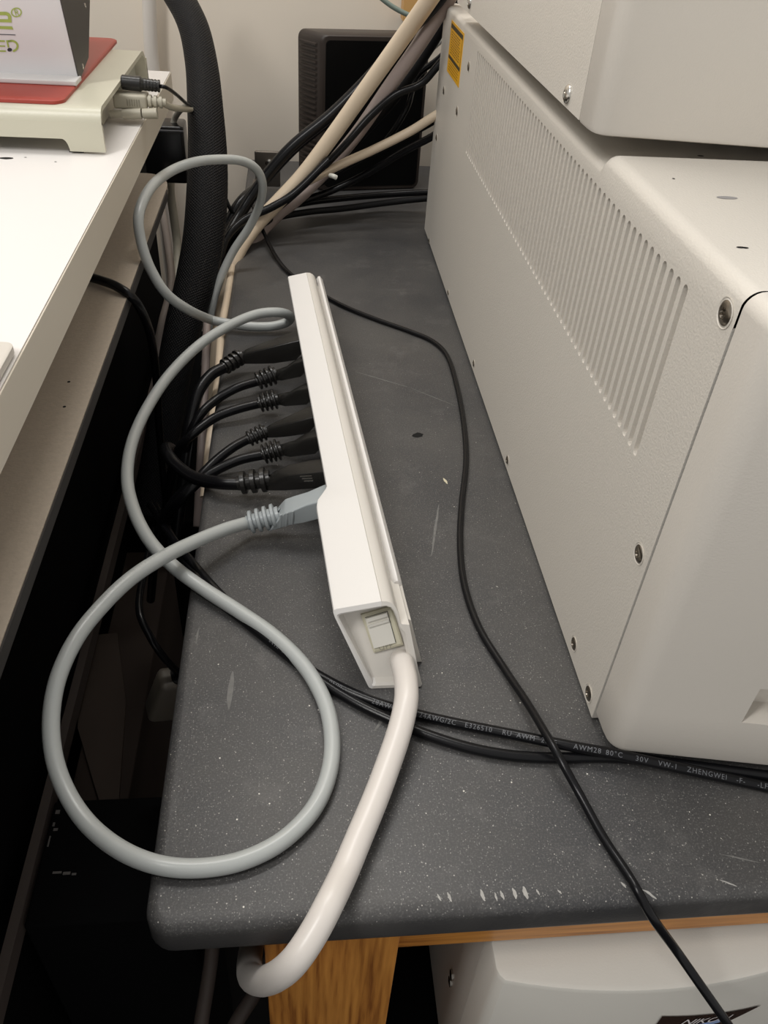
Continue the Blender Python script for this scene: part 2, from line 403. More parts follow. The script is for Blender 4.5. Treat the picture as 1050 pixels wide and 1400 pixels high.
# edges folded inwards
for (a, b) in (((Y0p, z0), (Y0p, z1)), ((Y0p, z0), (Y1p, z0)), ((Y1p, z0), (Y1p, z1))):
    bm.faces.new([bm.verts.new(p) for p in ((XS, *a), (XS, *b), (XS + .006, *b), (XS + .006, *a))])
finish(bm, 'side_panel', CASE, inst, 0)
box('vent_liner', (XS + DEP - .0004, 0.335, 0.165), (XS + DEP + .002, 0.93, 0.2715), SLOTBACK, inst)
box('inner_chassis', (XS + 0.0065, 0.302, 0.004), (0.80, 1.14, 0.270), MATTE, inst)
# --- top cover: raised front, lower rear, rolled edge
def section(y, r, zz):
    pts = []
    for k in range(9):
        a = PI / 2 * k / 8; pts.append(Vector((XS + r * (1 - math.cos(a)), y, zz + r * math.sin(a))))
    pts[0].z = z1; pts.append(Vector((0.80, y, zz + r))); return pts
st = [(1.145, .005, .2755), (0.500, .005, .2755), (0.497, .005, .2755), (0.494, .0055, .2765), (0.4925, .0065, .279), (0.490, .0075, .2810), (0.486, .0080, .2815), (0.2994, .0080, .2815)]
loft('top_cover', [section(*q) for q in st], CASE, inst, closed=False, caps=False, smooth=35)
# --- front hood
def hood(name, y_seam, dz0, dz1, r_top, back, m, parent, hole=None, r_bot=0.002, slope=0.167, xs=XS + 0.0008, fr=None):
    yc = y_seam - fr
    P0 = [(xs, y_seam), (xs + .0002, y_seam - fr * .45)]
    n1 = Vector((-1, 0)); ang0 = PI; ang1 = 1.5 * PI - math.atan(slope) * 1.0
    R = 0.012; c = Vector((xs + .0006 + R, y_seam - fr * .55 - 0.0))
    pts = list(P0); nr = [Vector((-1, 0)), Vector((-1, 0))]
    for k in range(9):
        a = ang0 + (ang1 - ang0) * k / 8; pts.append((c.x + R * math.cos(a), c.y + R * math.sin(a))); nr.append(Vector((math.cos(a), math.sin(a))))
    last = Vector(pts[-1]); pts.append((0.80, last.y - slope * (0.80 - last.x))); nr.append(nr[-1])
    rings = []
    lv = [(dz0, r_bot), (dz0 + r_bot * .3, r_bot * .3), (dz0 + r_bot, 0)]
    if hole is None:
        for k in range(7):
            a = PI / 2 * k / 6; lv.append((dz1 - r_top + r_top * math.sin(a), r_top * (1 - math.cos(a))))
    for z, ins in lv: rings.append([Vector((p[0] - n.x * ins, p[1] - n.y * ins, z)) for p, n in zip(pts, nr)])
    return pts, nr, rings
fr = 0.030
pts, nr, _ = hood('x', 0.2985, 0.010, 0.286, 0.0135, 0.3, HOOD, inst, fr=fr, xs=XS + .0006)
bm = bmesh.new()
lv = [(0.010, .002), (0.0106, .0006), (0.012, 0), (0.0485, 0), (0.0785, 0), (0.2815, 0)] + [(0.2815 + .0080 * math.sin(PI / 12 * k), .0080 * (1 - math.cos(PI / 12 * k))) for k in range(1, 7)]
rows = []
# add hole columns on the front run
fa, fb = Vector(pts[-2]), Vector(pts[-1]); dirf = (fb - fa).normalized(); nf = nr[-1]
sx = lambda xx: fa + dirf * ((xx - fa.x) / dirf.x)
xh0, xh1 = 0.2495, 0.42
pp = pts[:-1] + [tuple(sx(xh0)), tuple(sx(xh1))] + [pts[-1]]; nn_ = nr[:-1] + [nf, nf, nf]
for z, ins in lv: rows.append([bm.verts.new((p[0] - n.x * ins, p[1] - n.y * ins, z)) for p, n in zip(pp, nn_)])
NC = len(pp)
for i in range(len(rows) - 1):
    for j in range(NC - 1):
        if i == 3 and j == NC - 3: continue
        bm.faces.new((rows[i][j], rows[i][j + 1], rows[i + 1][j + 1], rows[i + 1][j]))
# recess walls
c4 = [rows[3][NC - 3], rows[3][NC - 2], rows[4][NC - 2], rows[4][NC - 3]]
d4 = [bm.verts.new(v.co - Vector((nf.x, nf.y, 0)) * 0.0165) for v in c4]
for k in range(4): bm.faces.new((c4[k], c4[(k + 1) % 4], d4[(k + 1) % 4], d4[k]))
bm.faces.new(d4)
# top
tb = [bm.verts.new((0.80, 0.2985, 0.2895)), bm.verts.new((XS + .0086, 0.2985, 0.2895))]
bm.faces.new(rows[-1] + tb)
bb_ = [bm.verts.new((0.80, 0.2985, 0.010)), bm.verts.new((XS + .0026, 0.2985, 0.010))]
bm.faces.new(rows[0] + bb_)
finish(bm, 'front_hood', HOOD, inst, 35)
# feet
for x_, y_ in ((0.24, 0.36), (0.24, 1.05), (0.72, 0.36), (0.72, 1.05)):
    loft('rubber_foot', cyl_rings((x_, y_, 0), (0, 0, 1), [(0, .014), (.005, .014)], 20), MATTE, inst)
# --- screws
def screw_mesh(R=0.0056, sunk=True):
    bm = bmesh.new()
    # pale countersink rim, then the dark head with its socket
    prof = [(0.0003, R * 1.22), (-0.0002, R * 1.12), (0.0002, R * 1.0)]
    loft_bm(bm, cyl_rings((0, 0, 0), (0, 0, 1), prof, 24), caps=False)
    for f in bm.faces: f.material_index = 1
    prof = [(0.0001, R * 1.0), (0.0006, R * .92), (0.0010, R * .7), (0.0012, R * .45), (0.0002, R * .38), (0.0000, R * .1)]
    n0 = len(bm.faces)
    Rg = loft_bm(bm, cyl_rings((0, 0, 0), (0, 0, 1), prof, 24), caps=False); bm.faces.new(Rg[-1])
    for k in range(6):   # socket lobes
        a = k * PI / 3; c = Vector((math.cos(a), math.sin(a), 0)) * R * .40
        loft_bm(bm, cyl_rings(c, (0, 0, 1), [(0.0002, R * .12), (0.0013, R * .08)], 6))
    bmesh.ops.recalc_face_normals(bm, faces=bm.faces)
    me = bpy.data.meshes.new('screw'); bm.to_mesh(me); bm.free(); me.materials.append(SCREWM); me.materials.append(CASE)
    for p in me.polygons: p.use_smooth = True
    me.set_sharp_from_angle(angle=math.radians(45)); return me
SM = screw_mesh()
def put_screw(y, z, x, parent, s=1.0):
    o = bpy.data.objects.new('screw', SM); col.objects.link(o); o.parent = parent; o.matrix_parent_inverse = parent_world(parent).inverted()
    o.matrix_basis = Matrix.Translation((x, y, z)) @ Matrix.Rotation(-PI / 2, 4, 'Y') @ Matrix.Diagonal((s, s, 1, 1))
    return o
for px, py, s in ((992, 428, 1), (874, 757, .92), (805, 948, .9), (785, 880, .8), (694, 629, .68), (648, 497, .6), (613, 400, .55), (587, 329, .55), (641, 91, .8), (607, 124, .8), (625, 152, .8), (597, 188, .7)):
    p = P(px, py, x=XS); put_screw(p.y, p.z, XS - .0001, inst, s)
# --- yellow laser label
xl = XS - 0.0004
ly0, ly1, lz0, lz1 = 0.994, 1.083, 0.2185, 0.2715
lab = box('warning_label', (xl, ly0, lz0), (XS, ly1, lz1), YEL, inst, 0); lab['label'] = 'yellow warning label with black bands'
for za, zb in ((0.2645, 0.2690), (0.2335, 0.2372)): box('printed_band', (xl - .0001, ly0 + .004, za), (xl, ly1 - .003, zb), YINK, lab)
bm = bmesh.new()
for i in range(9):
    zz = 0.2615 - i * .0026; k = ly1 - .012
    while k > ly0 + 0.02:
        l_ = random.uniform(.004, .010); box_bm(bm, (xl - .0001, k - l_, zz - .0006), (xl, k, zz + .0006)); k -= l_ + .003
for i in range(4): box_bm(bm, (xl - .0001, ly0 + .012, .2225 + i * .0028), (xl, ly1 - .010, .2232 + i * .0028))
box_bm(bm, (xl - .0001, ly0 + .0045, .237), (xl, ly0 + .0065, .2655))
finish(bm, 'small_print', YTXT, lab)

# ================================================================== UPPER INSTRUMENT
XU = 0.1745
up = thing('instrument_unit', 'plain cream instrument cabinet stacked on top of the slotted unit, overhanging its raised front', 'instrument', (0.45, 0.8, 0.2815))
UZ0, UZ1 = 0.2980, 0.62
bm = bmesh.new()
box_bm(bm, (XU, 0.5285, UZ0), (0.80, 1.01, UZ1))
finish(bm, 'side_panel', CASE, up)
pts, nr, rings = hood('x', 0.5265, UZ0 - .0015, UZ1, .012, 0, HOOD, up, slope=0.125, xs=XU - .0005, fr=0.032, r_bot=.003)
bm = bmesh.new(); Rr = loft_bm(bm, rings, closed=False, caps=False)
b2 = [bm.verts.new((0.80, 0.5265, UZ1)), bm.verts.new((XU + .012, 0.5265, UZ1))]; bm.faces.new(Rr[-1] + b2)
b3 = [bm.verts.new((0.80, 0.5265, UZ0 - .0015)), bm.verts.new((XU + .0025, 0.5265, UZ0 - .0015))]; bm.faces.new(Rr[0] + b3)
finish(bm, 'front_hood', HOOD, up, 35)
for x_, y_ in ((0.26, 0.62), (0.26, 0.95), (0.72, 0.62), (0.72, 0.95)):
    loft('rubber_foot', cyl_rings((x_, y_, 0.2805), (0, 0, 1), [(0, .014), (.0175, .014)], 20), MATTE, up)
def pan_screw(c, R, parent):
    bm = bmesh.new(); rg = cyl_rings(c, (-1, 0, 0), [(0, R), (.0008, R), (.0018, R * .86), (.0026, R * .55), (.0027, R * .35), (.0012, R * .3)], 20)
    loft_bm(bm, rg); return finish(bm, 'screw', CHROME, parent, 50)
for q in ((777, 129), (643, 3)):
    p = P(*q, x=XU); pan_screw((XU, p.y, p.z), 0.0058, up)
# shelf marks on lower unit's raised top: small oval slot, two black specks
for (px, py, rx, ry, m_, nm) in ((994, 270, .0058, .0022, mat('slot_shadow', (.30, .29, .29), .5), 'oval_slot'), (1013, 338, .0022, .0010, MATTE, 'black_fleck'), (1019, 338.5, .0016, .0009, MATTE, 'black_fleck'), (921, 244, .0008, .0008, MATTE, 'black_fleck'), (958, 213, .0022, .0014, MATTE, 'black_fleck')):
    zt = 0.2895 if py > 230 else 0.2805
    c = P(px, py, z=zt + .0002)
    obj_mesh(nm, [c + Vector((rx * math.cos(k * PI / 8), ry * math.sin(k * PI / 8), 0)) for k in range(16)], [tuple(range(16))], m_, inst, 0)

# ================================================================== POWER STRIP
AX = Vector((-0.08, 1, 0)).normalized()
def SU(u, y, z): return Vector((u - 0.08 * (y - 0.33), y, z))
strip = thing('power_strip', 'long white power strip on the black bench with plugs in its left face', 'power strip', SU(.06, .6, 0))
def y_end(z): return 0.331 + z / 0.055 * 0.0185
def body_sec(ul, dul):
    # (u, z) outline of the body, clockwise from bottom left
    pts = [(.0445 + dul, 0.0012), (.0435 + dul, .003), (ul + .0013, .0500), (ul + .0004, .0530), (ul + .0008, .0548), (ul + .0025, .0556)]
    pts += [(.0522, .0600), (.0524, .0594), (.0527, .0600), (.0560, .0598), (.0590, .0584), (.0612, .0560), (.0628, .0520), (.0640, .0470), (.0650, .0445)]
    pts += [(.0700, .0440), (.0765, .0120), (.0790, .0025), (.0780, .0006), (.0460 + dul, .0004)]
    return pts
secN = body_sec(.0220, 0); secF = body_sec(.0318, .0098)
rings = []
rings.append([SU(u, y_end(z), z) for u, z in secN])
for y, s in ((.40, secN), (.448, secN)): rings.append([SU(u, y, z) for u, z in s])
def lerp_sec(t): return [(a[0] + (b[0] - a[0]) * t, a[1] + (b[1] - a[1]) * t) for a, b in zip(secN, secF)]
for y, t in ((.453, .03), (.459, .16), (.466, .55), (.472, .88), (.475, 1)): rings.append([SU(u, y, z) for u, z in lerp_sec(t)])
for y in (.60, .75, .849): rings.append([SU(u, y, z) for u, z in secF])
bm = bmesh.new(); R = loft_bm(bm, rings, caps=False); bm.faces.new(R[-1])
# near end: proud rim, sloped back wall
NE = len(secN)
cu = sum(p[0] for p in secN) / NE
def inset(p, q):  # towards inside
    u, z = p; return (u, z)
inner = []
in_out = [(.0472, .0040), (.0465, .0052), (.0262, .0485), (.0258, .0500), (.0262, .0508), (.0275, .0514), (.0515, .0556), (.0518, .0556), (.0521, .0556), (.0550, .0562), (.0580, .0552), (.0598, .0528), (.0614, .0490), (.0626, .0455), (.0634, .0425), (.0660, .0360), (.0715, .0110), (.0735, .0052), (.0725, .0042), (.0490, .0038)]
rim = [bm.verts.new(SU(u, y_end(z) - .0004, z)) for u, z in [((a[0] * .35 + b[0] * .65), (a[1] * .35 + b[1] * .65)) for a, b in zip(secN, in_out)]]
inn = [bm.verts.new(SU(u, y_end(z) + .0008, z)) for u, z in in_out]
def y_back(z): return 0.3350 + z / 0.055 * 0.0345
bk = [bm.verts.new(SU(u, y_back(z), z)) for u, z in in_out]
for A_, B_ in ((R[0], rim), (rim, inn), (inn, bk)):
    for k in range(NE): bm.faces.new((A_[k], A_[(k + 1) % NE], B_[(k + 1) % NE], B_[k]))
bm.faces.new(bk)
for f_ in bm.faces:
    c_ = f_.calc_center_median()
    if c_.x + .08 * (c_.y - .33) > .0523 and c_.y > y_end(c_.z) - .001 and c_.z > .001 and not (c_.y < .375 and c_.x + .08 * (c_.y - .33) < .0725 and abs(f_.normal.y) > .3): f_.material_index = 1
bm.normal_update()
finish(bm, 'housing', STRIP, strip, 28, [STRIP2])
# mounting flange on the right: upper lip and lower lip
fl = [(.0652, .0446), (.0668, .0476), (.0690, .0482), (.0722, .0440), (.0760, .0280), (.0712, .0300)]
fy0, fy1 = .383, .868
rg = [[SU(u, y, z) for u, z in fl] for y in (fy0, fy0 + .003, .6, fy1)]
c0 = sum((v for v in rg[0]), Vector()) / len(fl); rg[0] = [c0 + (v - c0) * .75 for v in rg[0]]
loft('mounting_flange', rg, STRIP, strip)
fl2 = [(.0705, .0425), (.0725, .0415), (.0822, .0035), (.0830, .0008), (.0785, .0004)]
loft('mounting_flange', [[SU(u, y, z) for u, z in fl2] for y in (.352, .6, .868)], STRIP2, strip)
# end cap at the far end
box('end_cap', (0, 0, 0), (1, 1, 1), STRIP2, strip) if False else None
# switch on the sloped back wall
org = SU(.0, y_back(0), 0); vz = (SU(0, y_back(.05), .05) - SU(0, y_back(0), 0)).normalized(); vu = Vector((1, 0, 0)) - AX * 0; vu = (SU(1, .33, 0) - SU(0, .33, 0)).normalized()
vn = vu.cross(vz); vn = vn if vn.y < 0 else -vn
vn.normalize(); 
def SW(u, s, h): return SU(u, y_back(0), 0) + vz * s + vn * h
# corners of the bezel from the photo projected onto the sloped wall
def on_wall(px, py, h=0.0):
    d = to_world(Vector((px - CX, py - CY, F))); o = Vector((0, 0, H)); p0 = SU(0, y_back(0), 0) + vn * h
    t = (p0 - o).dot(vn) / d.dot(vn); return o + d * t
def quad_loft(name, qs, m, parent, hs, ins):
    c = sum(qs, Vector()) / 4; rings = []
    for h, s in zip(hs, ins): rings.append([c + (q - c) * s + vn * h for q in qs])
    return loft(name, rings, m, parent, smooth=20)
bq = [on_wall(493, 840, .002), on_wall(536, 828, .002), on_wall(552, 882, .002), on_wall(511, 893, .002)]
bq = [q - vn * .002 for q in bq]
bez = quad_loft('switch_bezel', bq, BEZEL, strip, (-.0005, .0022, .0030), (1.0, .98, .86))
rq = [on_wall(499, 845, .0034), on_wall(529, 836, .0034), on_wall(540.5, 878, .0034), on_wall(511, 886, .0034)]
rq = [q - vn * .0034 for q in rq]
c = sum(rq, Vector()) / 4
loft('switch_well', [[c + (q - c) * 1.02 + (rq[1] - rq[0]) * .02 + vn * .0031 for q in rq], [c + (q - c) * 1.02 + (rq[1] - rq[0]) * .02 + vn * .0033 for q in rq]], MATTE, bez)
rock = loft('rocker', [[q + vn * .0030 for q in rq], [q + vn * h for q, h in zip(rq, (.0042, .0042, .0046, .0046))]], ROCKER, bez, smooth=20)
eU = (rq[1] - rq[0]).normalized(); eV = (rq[3] - rq[0]).normalized()
rl = (rq[1] - rq[0]).length
for s0, s1, hh in ((0.0, .0024, .0066), (.0046, .0062, .0062)):
    q0 = rq[0] + eV * s0 + eU * .0006 + vn * .0038; q1 = q0 + eU * (rl - .0012)
    loft('grip_ridge', [[q0, q1, q1 + vn * (hh - .0038), q0 + vn * (hh - .0038)], [q0 + eV * (s1 - s0), q1 + eV * (s1 - s0), q1 + eV * (s1 - s0) + vn * (hh - .0042), q0 + eV * (s1 - s0) + vn * (hh - .0042)]], ROCKER, rock)
flat_text('off_lettering', 'OFF', .0048, on_wall(518.5, 889.3, .0026), on_wall(541, 883.2, .003) - on_wall(519, 889, .003), -eV, mat('off_relief', (.30, .28, .22), .5), bez, spacing=1.15, lift=.0008)
# supply cord
cord = [P(548, 902, z=.016), P(551, 911, z=.021), P(555, 932, z=.024), P(555, 960, z=.024), P(546, 1000, z=.020), P(529, 1050, z=.016), P(512, 1095, z=.0135), P(493, 1140, z=.012), P(472, 1190, z=.011),
        P(450, 1236, y=.188), P(428, 1277, y=.176), P(404, 1312, y=.168), P(382, 1332, y=.168), P(360, 1341, y=.176), P(344, 1336, y=.190), P(341, 1318, y=.202), P(345, 1290, y=.230), P(352, 1268, y=.27), P(362, 1255, y=.33)]
cd = tube('supply_cord', cord, .0074, CORD, strip, n=10, sides=20)
cd['label'] = 'thick off-white supply cord bending over the bench edge'

# ================================================================== PLUGS AND POWER CORDS
def lerp(a, b, t): return a + (b - a) * t
def plug(root, base, start, end, prof, m, relief_r, ribs, cable_r, slot_w=None):
    relief_r *= 1.12
    base, start, end = Vector(base), Vector(start), Vector(end)
    d = (start - base); L_ = d.length; d.normalize()
    a = Vector((0, 0, 1)); a = (a - d * a.z).normalized(); b = d.cross(a)
    rings = []
    for t, wd, ht, r, off in prof:
        g_ = 1.0 + .24 * max(0, 1 - max(t, 0) * .75); wd *= g_; ht *= g_; off += .0015 * (g_ - 1) / .24
        c = base + d * L_ * t + a * off
        rings.append([c + b * x + a * y for x, y in rrect(wd, ht, min(r, wd / 2 * .98, ht / 2 * .98))])
    pb = loft('plug_body', rings, m, root, smooth=32)
    # ribbed strain relief: a core and separate rings joined by bars
    e = (end - start); EL = e.length; e.normalize()
    bm = bmesh.new(); loft_bm(bm, cyl_rings(start - e * .002, e, [(0, relief_r * .72), (EL + .002, cable_r * 1.08)], 16))
    for k in range(ribs):
        t0 = EL * (k + .15) / ribs; t1 = EL * (k + .68) / ribs; rr = relief_r * (1 - .12 * k / ribs)
        loft_bm(bm, cyl_rings(start, e, [(t0, rr * .9), (t0 + .0005, rr), (t1 - .0005, rr), (t1, rr * .9)], 18))
    for ang in (0.9, 2.3, 4.0, 5.4):
        u = a * math.cos(ang) + b * math.sin(ang)
        v = e.cross(u).normalized()
        rr = relief_r * .86
        loft_bm(bm, [[start + e * t + u * rr * s + v * q for s, q in ((.7, -.0013), (1.02, -.0013), (1.02, .0013), (.7, .0013))] for t in (0, EL * .95)])
    finish(bm, 'strain_relief', m, root, 35)
    return d, a, b
RND = [(-.30, .027, .024, .004, .002), (.42, .0265, .0235, .004, .002), (.60, .0225, .0205, .006, .001), (.72, .0160, .0165, .007, -.001), (.86, .0160, .0165, .0078, -.001), (.98, .0150, .0155, .0070, -.001), (1.02, .0125, .0125, .006, -.001)]
FLT = [(-.12, .030, .022, .003, .0), (.30, .030, .020, .003, .001), (.60, .022, .018, .003, .0), (.95, .013, .014, .003, .0), (1.0, .0125, .0125, .004, 0)]
WID = [(-.12, .032, .028, .0025, .0), (.25, .031, .027, .0025, .0), (.60, .025, .022, .0025, .0), (.95, .0165, .016, .003, .0), (1.0, .0145, .0145, .004, 0)]
BIG = [(-.30, .029, .022, .0025, .0), (.45, .029, .022, .0025, .0), (.80, .027, .0215, .004, .0), (.90, .0225, .020, .007, .0), (1.0, .018, .017, .008, .0)]
GRY = [(-.35, .030, .023, .0025, .0), (.15, .029, .023, .0025, .0), (.50, .0255, .0225, .0025, .0), (.78, .0300, .0215, .0025, .0), (.985, .0310, .0210, .0022, .0), (1.0, .0295, .0195, .0025, .0)]
PL = [
 ('black power cable, farthest on the strip, with a long glossy tapered plug', (408, 472), (328, 488), (305, 503), WID, 4, .0078, .0056,
  [(288, 513, .012), (272, 535, .004), (262, 570, -.012), (256, 610, -.03), (250, 660, -.06), (240, 740, -.12)]),
 ('black power cable second from the far end of the strip, rounded plug', (412, 503), (375, 512), (350, 522), RND, 4, .0086, .0043,
  [(325, 530, .013), (298, 545, .006), (275, 566, .0), (258, 600, -.02), (250, 650, -.06), (246, 720, -.12)]),
 ('black power cable third from the far end of the strip, rounded plug', (420, 540), (378, 545), (353, 552), RND, 4, .0086, .0043,
  [(322, 560, .013), (292, 572, .008), (262, 595, .0), (243, 618, -.02), (232, 660, -.06), (224, 720, -.12)]),
 ('glossy black power cable fourth from the far end, slim plug and long neck', (425, 574), (362, 590), (338, 601), FLT, 4, .0070, .0042,
  [(318, 612, .013), (295, 630, .008), (270, 655, .0), (240, 683, -.02), (222, 715, -.05), (212, 760, -.10), (206, 820, -.18)]),
 ('black power cable fifth from the far end, plug tucked behind the widest black plug', (430, 606), (382, 614), (358, 622), RND, 4, .0086, .0043,
  [(330, 628, .013), (305, 638, .009), (276, 655, .003), (250, 680, -.01), (230, 705, -.04), (218, 740, -.09)]),
 ('black power cable with wide flat plug beside the grey plug, curling back', (438, 648), (366, 655), (325, 661), BIG, 3, .0092, .0055,
  [(300, 660, .013), (270, 655, .006), (245, 640, .002), (230, 622, .0), (228, 612, -.015), (238, 618, -.04), (250, 640, -.08)]),
]
cr = []
for i, (lab_, b_, s_, e_, prof, ribs, rr, crad, path) in enumerate(PL):
    zb = .034
    B_, S_, E_ = P(*b_, z=zb), P(*s_, z=.019), P(*e_, z=.0145)
    root = thing('power_cable', lab_, 'power cable', (S_.x, S_.y, 0), 'cables plugged into the power strip')
    d, a, b = plug(root, B_, S_, E_, prof, BLACKP, rr, ribs, crad)
    tube('cable', [lerp(S_, E_, .9)] + [E_] + [P(x, y, z=z) for x, y, z in path], crad, BLACK, root)
    if i == 5:
        for k in range(3):
            c = P(418 + k * 1.0, 652 + k * 3.2, z=.0455 - k * .0002)
            box('raised_bar', (-.0045 + k * .001, -.0004, 0), (.0045, .0004, .0008), BLACKP, root, mat4=Matrix.Translation(c) @ Matrix.Rotation(.06, 4, 'Z'))
# grey cord with its two large loops
B_, S_, E_ = P(436, 688, z=.034), P(378, 705, z=.021), P(338, 715, z=.016)
gr = thing('power_cable', 'light grey power cable with a grey plug, looping off the bench edge and back twice', 'power cable', (S_.x, S_.y, 0), 'cables plugged into the power strip')
d, a, b = plug(gr, B_, S_, E_, GRY, GREYP, .0088, 4, .0052)
for k in range(3):
    c = S_ - d * (.0032 + .0048 * k) - b * .0158 + a * .001
    a2 = (a + d * .55).normalized(); Mx = Matrix((d, a2, -b)).transposed().to_4x4(); Mx.translation = c
    box('grip_bar', (-.0009, -.0065, -.002), (.0009, .0065, .0012), GREYP, gr, .0004, 2, mat4=Mx)
gpath = [lerp(S_, E_, .9), E_] + [P(*q[:2], z=q[2]) for q in (
    (310, 723, .021), (270, 739, .027), (225, 761, .034), (180, 790, .037), (140, 828, .036), (105, 872, .034), (80, 925, .028), (70, 980, .020), (74, 1035, .012), (92, 1085, .006), (122, 1128, .003), (165, 1162, .004), (215, 1182, .0060), (270, 1187, .0054), (330, 1177, .0054), (385, 1150, .0054),
    (427, 1108, .0054), (449, 1060, .0054), (454, 1010, .0054), (444, 960, .0054), (417, 912, .0054), (375, 870, .0056), (325, 835, .0065), (280, 806, .008), (238, 775, .012), (205, 740, .015), (184, 700, .016), (174, 655, .017), (180, 607, .018), (200, 560, .022), (232, 512, .028), (272, 472, .034), (312, 446, .037), (350, 430, .037), (380, 427, .034), (396, 432, .024), (393, 440, .013), (372, 446, .0085), (340, 446, .0085), (300, 440, .011), (285, 436, .014))] + [P(*q[:2], y=q[2]) for q in (
    (258, 424, .775), (228, 402, .76), (206, 368, .765), (193, 330, .775), (190, 292, .79), (206, 257, .83), (232, 235, .885), (265, 222, .91), (300, 218, .94), (330, 220, .965), (350, 231, .98), (359, 252, .99), (355, 280, 1.0), (340, 312, 1.0), (318, 345, .99), (300, 385, .97), (288, 430, .95), (280, 500, .93))]
tube('cable', gpath, .0050, GREY, gr, n=8, sides=16)
text_on_path('embossed_print', 'UL  E41447  SJT  105 C  300V  VW-1', .0045, gpath, .0050, .082, -.35, mat('grey_emboss', (.50, .52, .51), .35), gr)

# ================================================================== LOOSE BLACK CABLES ON THE BENCH
A_pts = [P(205, 690, z=-.10), P(235, 735, z=-.03), P(262, 768, z=.001), P(283, 793, z=.0036), P(312, 824, z=.0034), P(350, 860, z=.0034), P(395, 897, z=.0034), P(440, 926, z=.0034), P(490, 951, z=.0034), P(545, 970, z=.0034), P(610, 986, z=.0034), P(690, 1002, z=.0050), P(770, 1018, z=.0090), P(850, 1033, z=.0102), P(930, 1050, z=.0085), P(1000, 1065, z=.0050), P(1090, 1085, z=.0034)]
tA = thing('signal_cable', 'black cable with white printed lettering running across the bench under the thick white cord', 'cable', (A_pts[9].x, A_pts[9].y, 0), 'black cables crossing the bench')
tube('jacket', A_pts, .0033, BLACK, tA)
def s_near(pts, px, py, z=.006, n=24):
    path = catmull(pts, n); q = P(px, py, z=z); acc = 0; best = (9, 0)
    for i, p in enumerate(path):
        if i: acc += (p - path[i - 1]).length
        best = min(best, ((p - q).length, acc))
    return best[1]
for body, px, py in (('E326510  RU', 356, 868), ('0500-', 448, 934), ('28AWG', 508, 960), ('24AWG/2C', 572, 979), ('E326510', 634, 992), ('RU', 688, 1003), ('AWM', 706, 1007), ('2835', 741, 1014), ('AWM28', 782, 1023), ('80\u00b0C', 825, 1031), ('30V', 865, 1039), ('VW-1', 896, 1046), ('ZHENGWEI', 934, 1053), ('-F-', 1005, 1067), ('-LF-', 1036, 1073)):
    text_on_path('printed_lettering', body, .0042, A_pts, .0033, s_near(A_pts, px, py), -1.0, TEXTP, tA, spacing=1.18)
B_pts = [P(212, 690, z=-.11), P(238, 740, z=-.04), P(262, 780, z=.0005), P(295, 818, z=.0036), P(335, 850, z=.0034), P(385, 890, z=.0034), P(430, 925, z=.0034), P(485, 960, z=.0034), P(530, 982, z=.0034), P(580, 1003, z=.0034), P(640, 1022, z=.0034), P(700, 1033, z=.0034), P(760, 1036, z=.0034), P(810, 1035, z=.0034), P(850, 1036, z=.0034), P(900, 1041, z=.0034), P(960, 1049, z=.0034), P(1020, 1057, z=.0034), P(1090, 1066, z=.0034)]
tB = tag(tube('signal_cable', B_pts, .0033, BLACK), 'plain black cable lying next to the lettered one, sagging towards the bench front', 'cable', 'black cables crossing the bench')
C_pts = [P(346, 282, z=.022), P(352, 296, z=.018), P(366, 330, z=.010), P(385, 362, z=.004), P(410, 385, z=.0026), P(440, 403, z=.0026), P(475, 421, z=.0026), P(515, 437, z=.0026), P(560, 453, z=.0026), P(592, 467, z=.0026), P(612, 488, z=.0026), P(625, 530, z=.0026), P(634, 580, z=.0026), P(637, 630, z=.0026), P(631, 690, z=.0026), P(629, 745, z=.0026), P(635, 800, z=.0026), P(655, 858, z=.0026), P(690, 915, z=.0032), P(720, 960, z=.0085), P(746, 1003, z=.0150), P(767, 1040, z=.0145), P(792, 1085, z=.0075), P(825, 1145, z=.0028), P(858, 1195, z=.0028), P(874, 1222, z=.0025), P(893, 1256, y=.180), P(925, 1300, y=.174), P(960, 1350, y=.160), P(995, 1400, y=.148), P(1030, 1450, y=.14)]
tag(tube('thin_cable', C_pts, .0026, BLACK), 'thin black cable winding down the bench between strip and instrument and over the front edge', 'cable')

# ================================================================== CABLES BEHIND
def rear(name, pts, r, m, label, cat='cable', group=None):
    return tag(tube(name, [P(a, b, y=c) for a, b, c in pts], r, m), label, cat, group)
rear('thick_cable', [(625, -60, 1.02), (590, -5, 1.05), (550, 52, 1.08), (500, 122, 1.10), (455, 185, 1.11), (415, 238, 1.11), (380, 276, 1.10), (350, 308, 1.08), (325, 345, 1.04), (310, 390, 1.0), (302, 440, .96), (296, 500, .92), (290, 580, .88), (282, 660, .84)], .0098, CREAM, 'thick cream cable slanting down in front of the black ribbed tower')
rear('thick_cable', [(650, -60, 1.10), (612, 0, 1.13), (570, 65, 1.15), (530, 122, 1.16), (490, 180, 1.17), (450, 228, 1.17), (410, 268, 1.15), (370, 302, 1.12), (335, 345, 1.08), (315, 400, 1.04), (306, 470, 1.0), (300, 560, .96)], .0092, PINK, 'thick taupe cable just right of the cream one')
G = 'black cables bunched behind the strip'
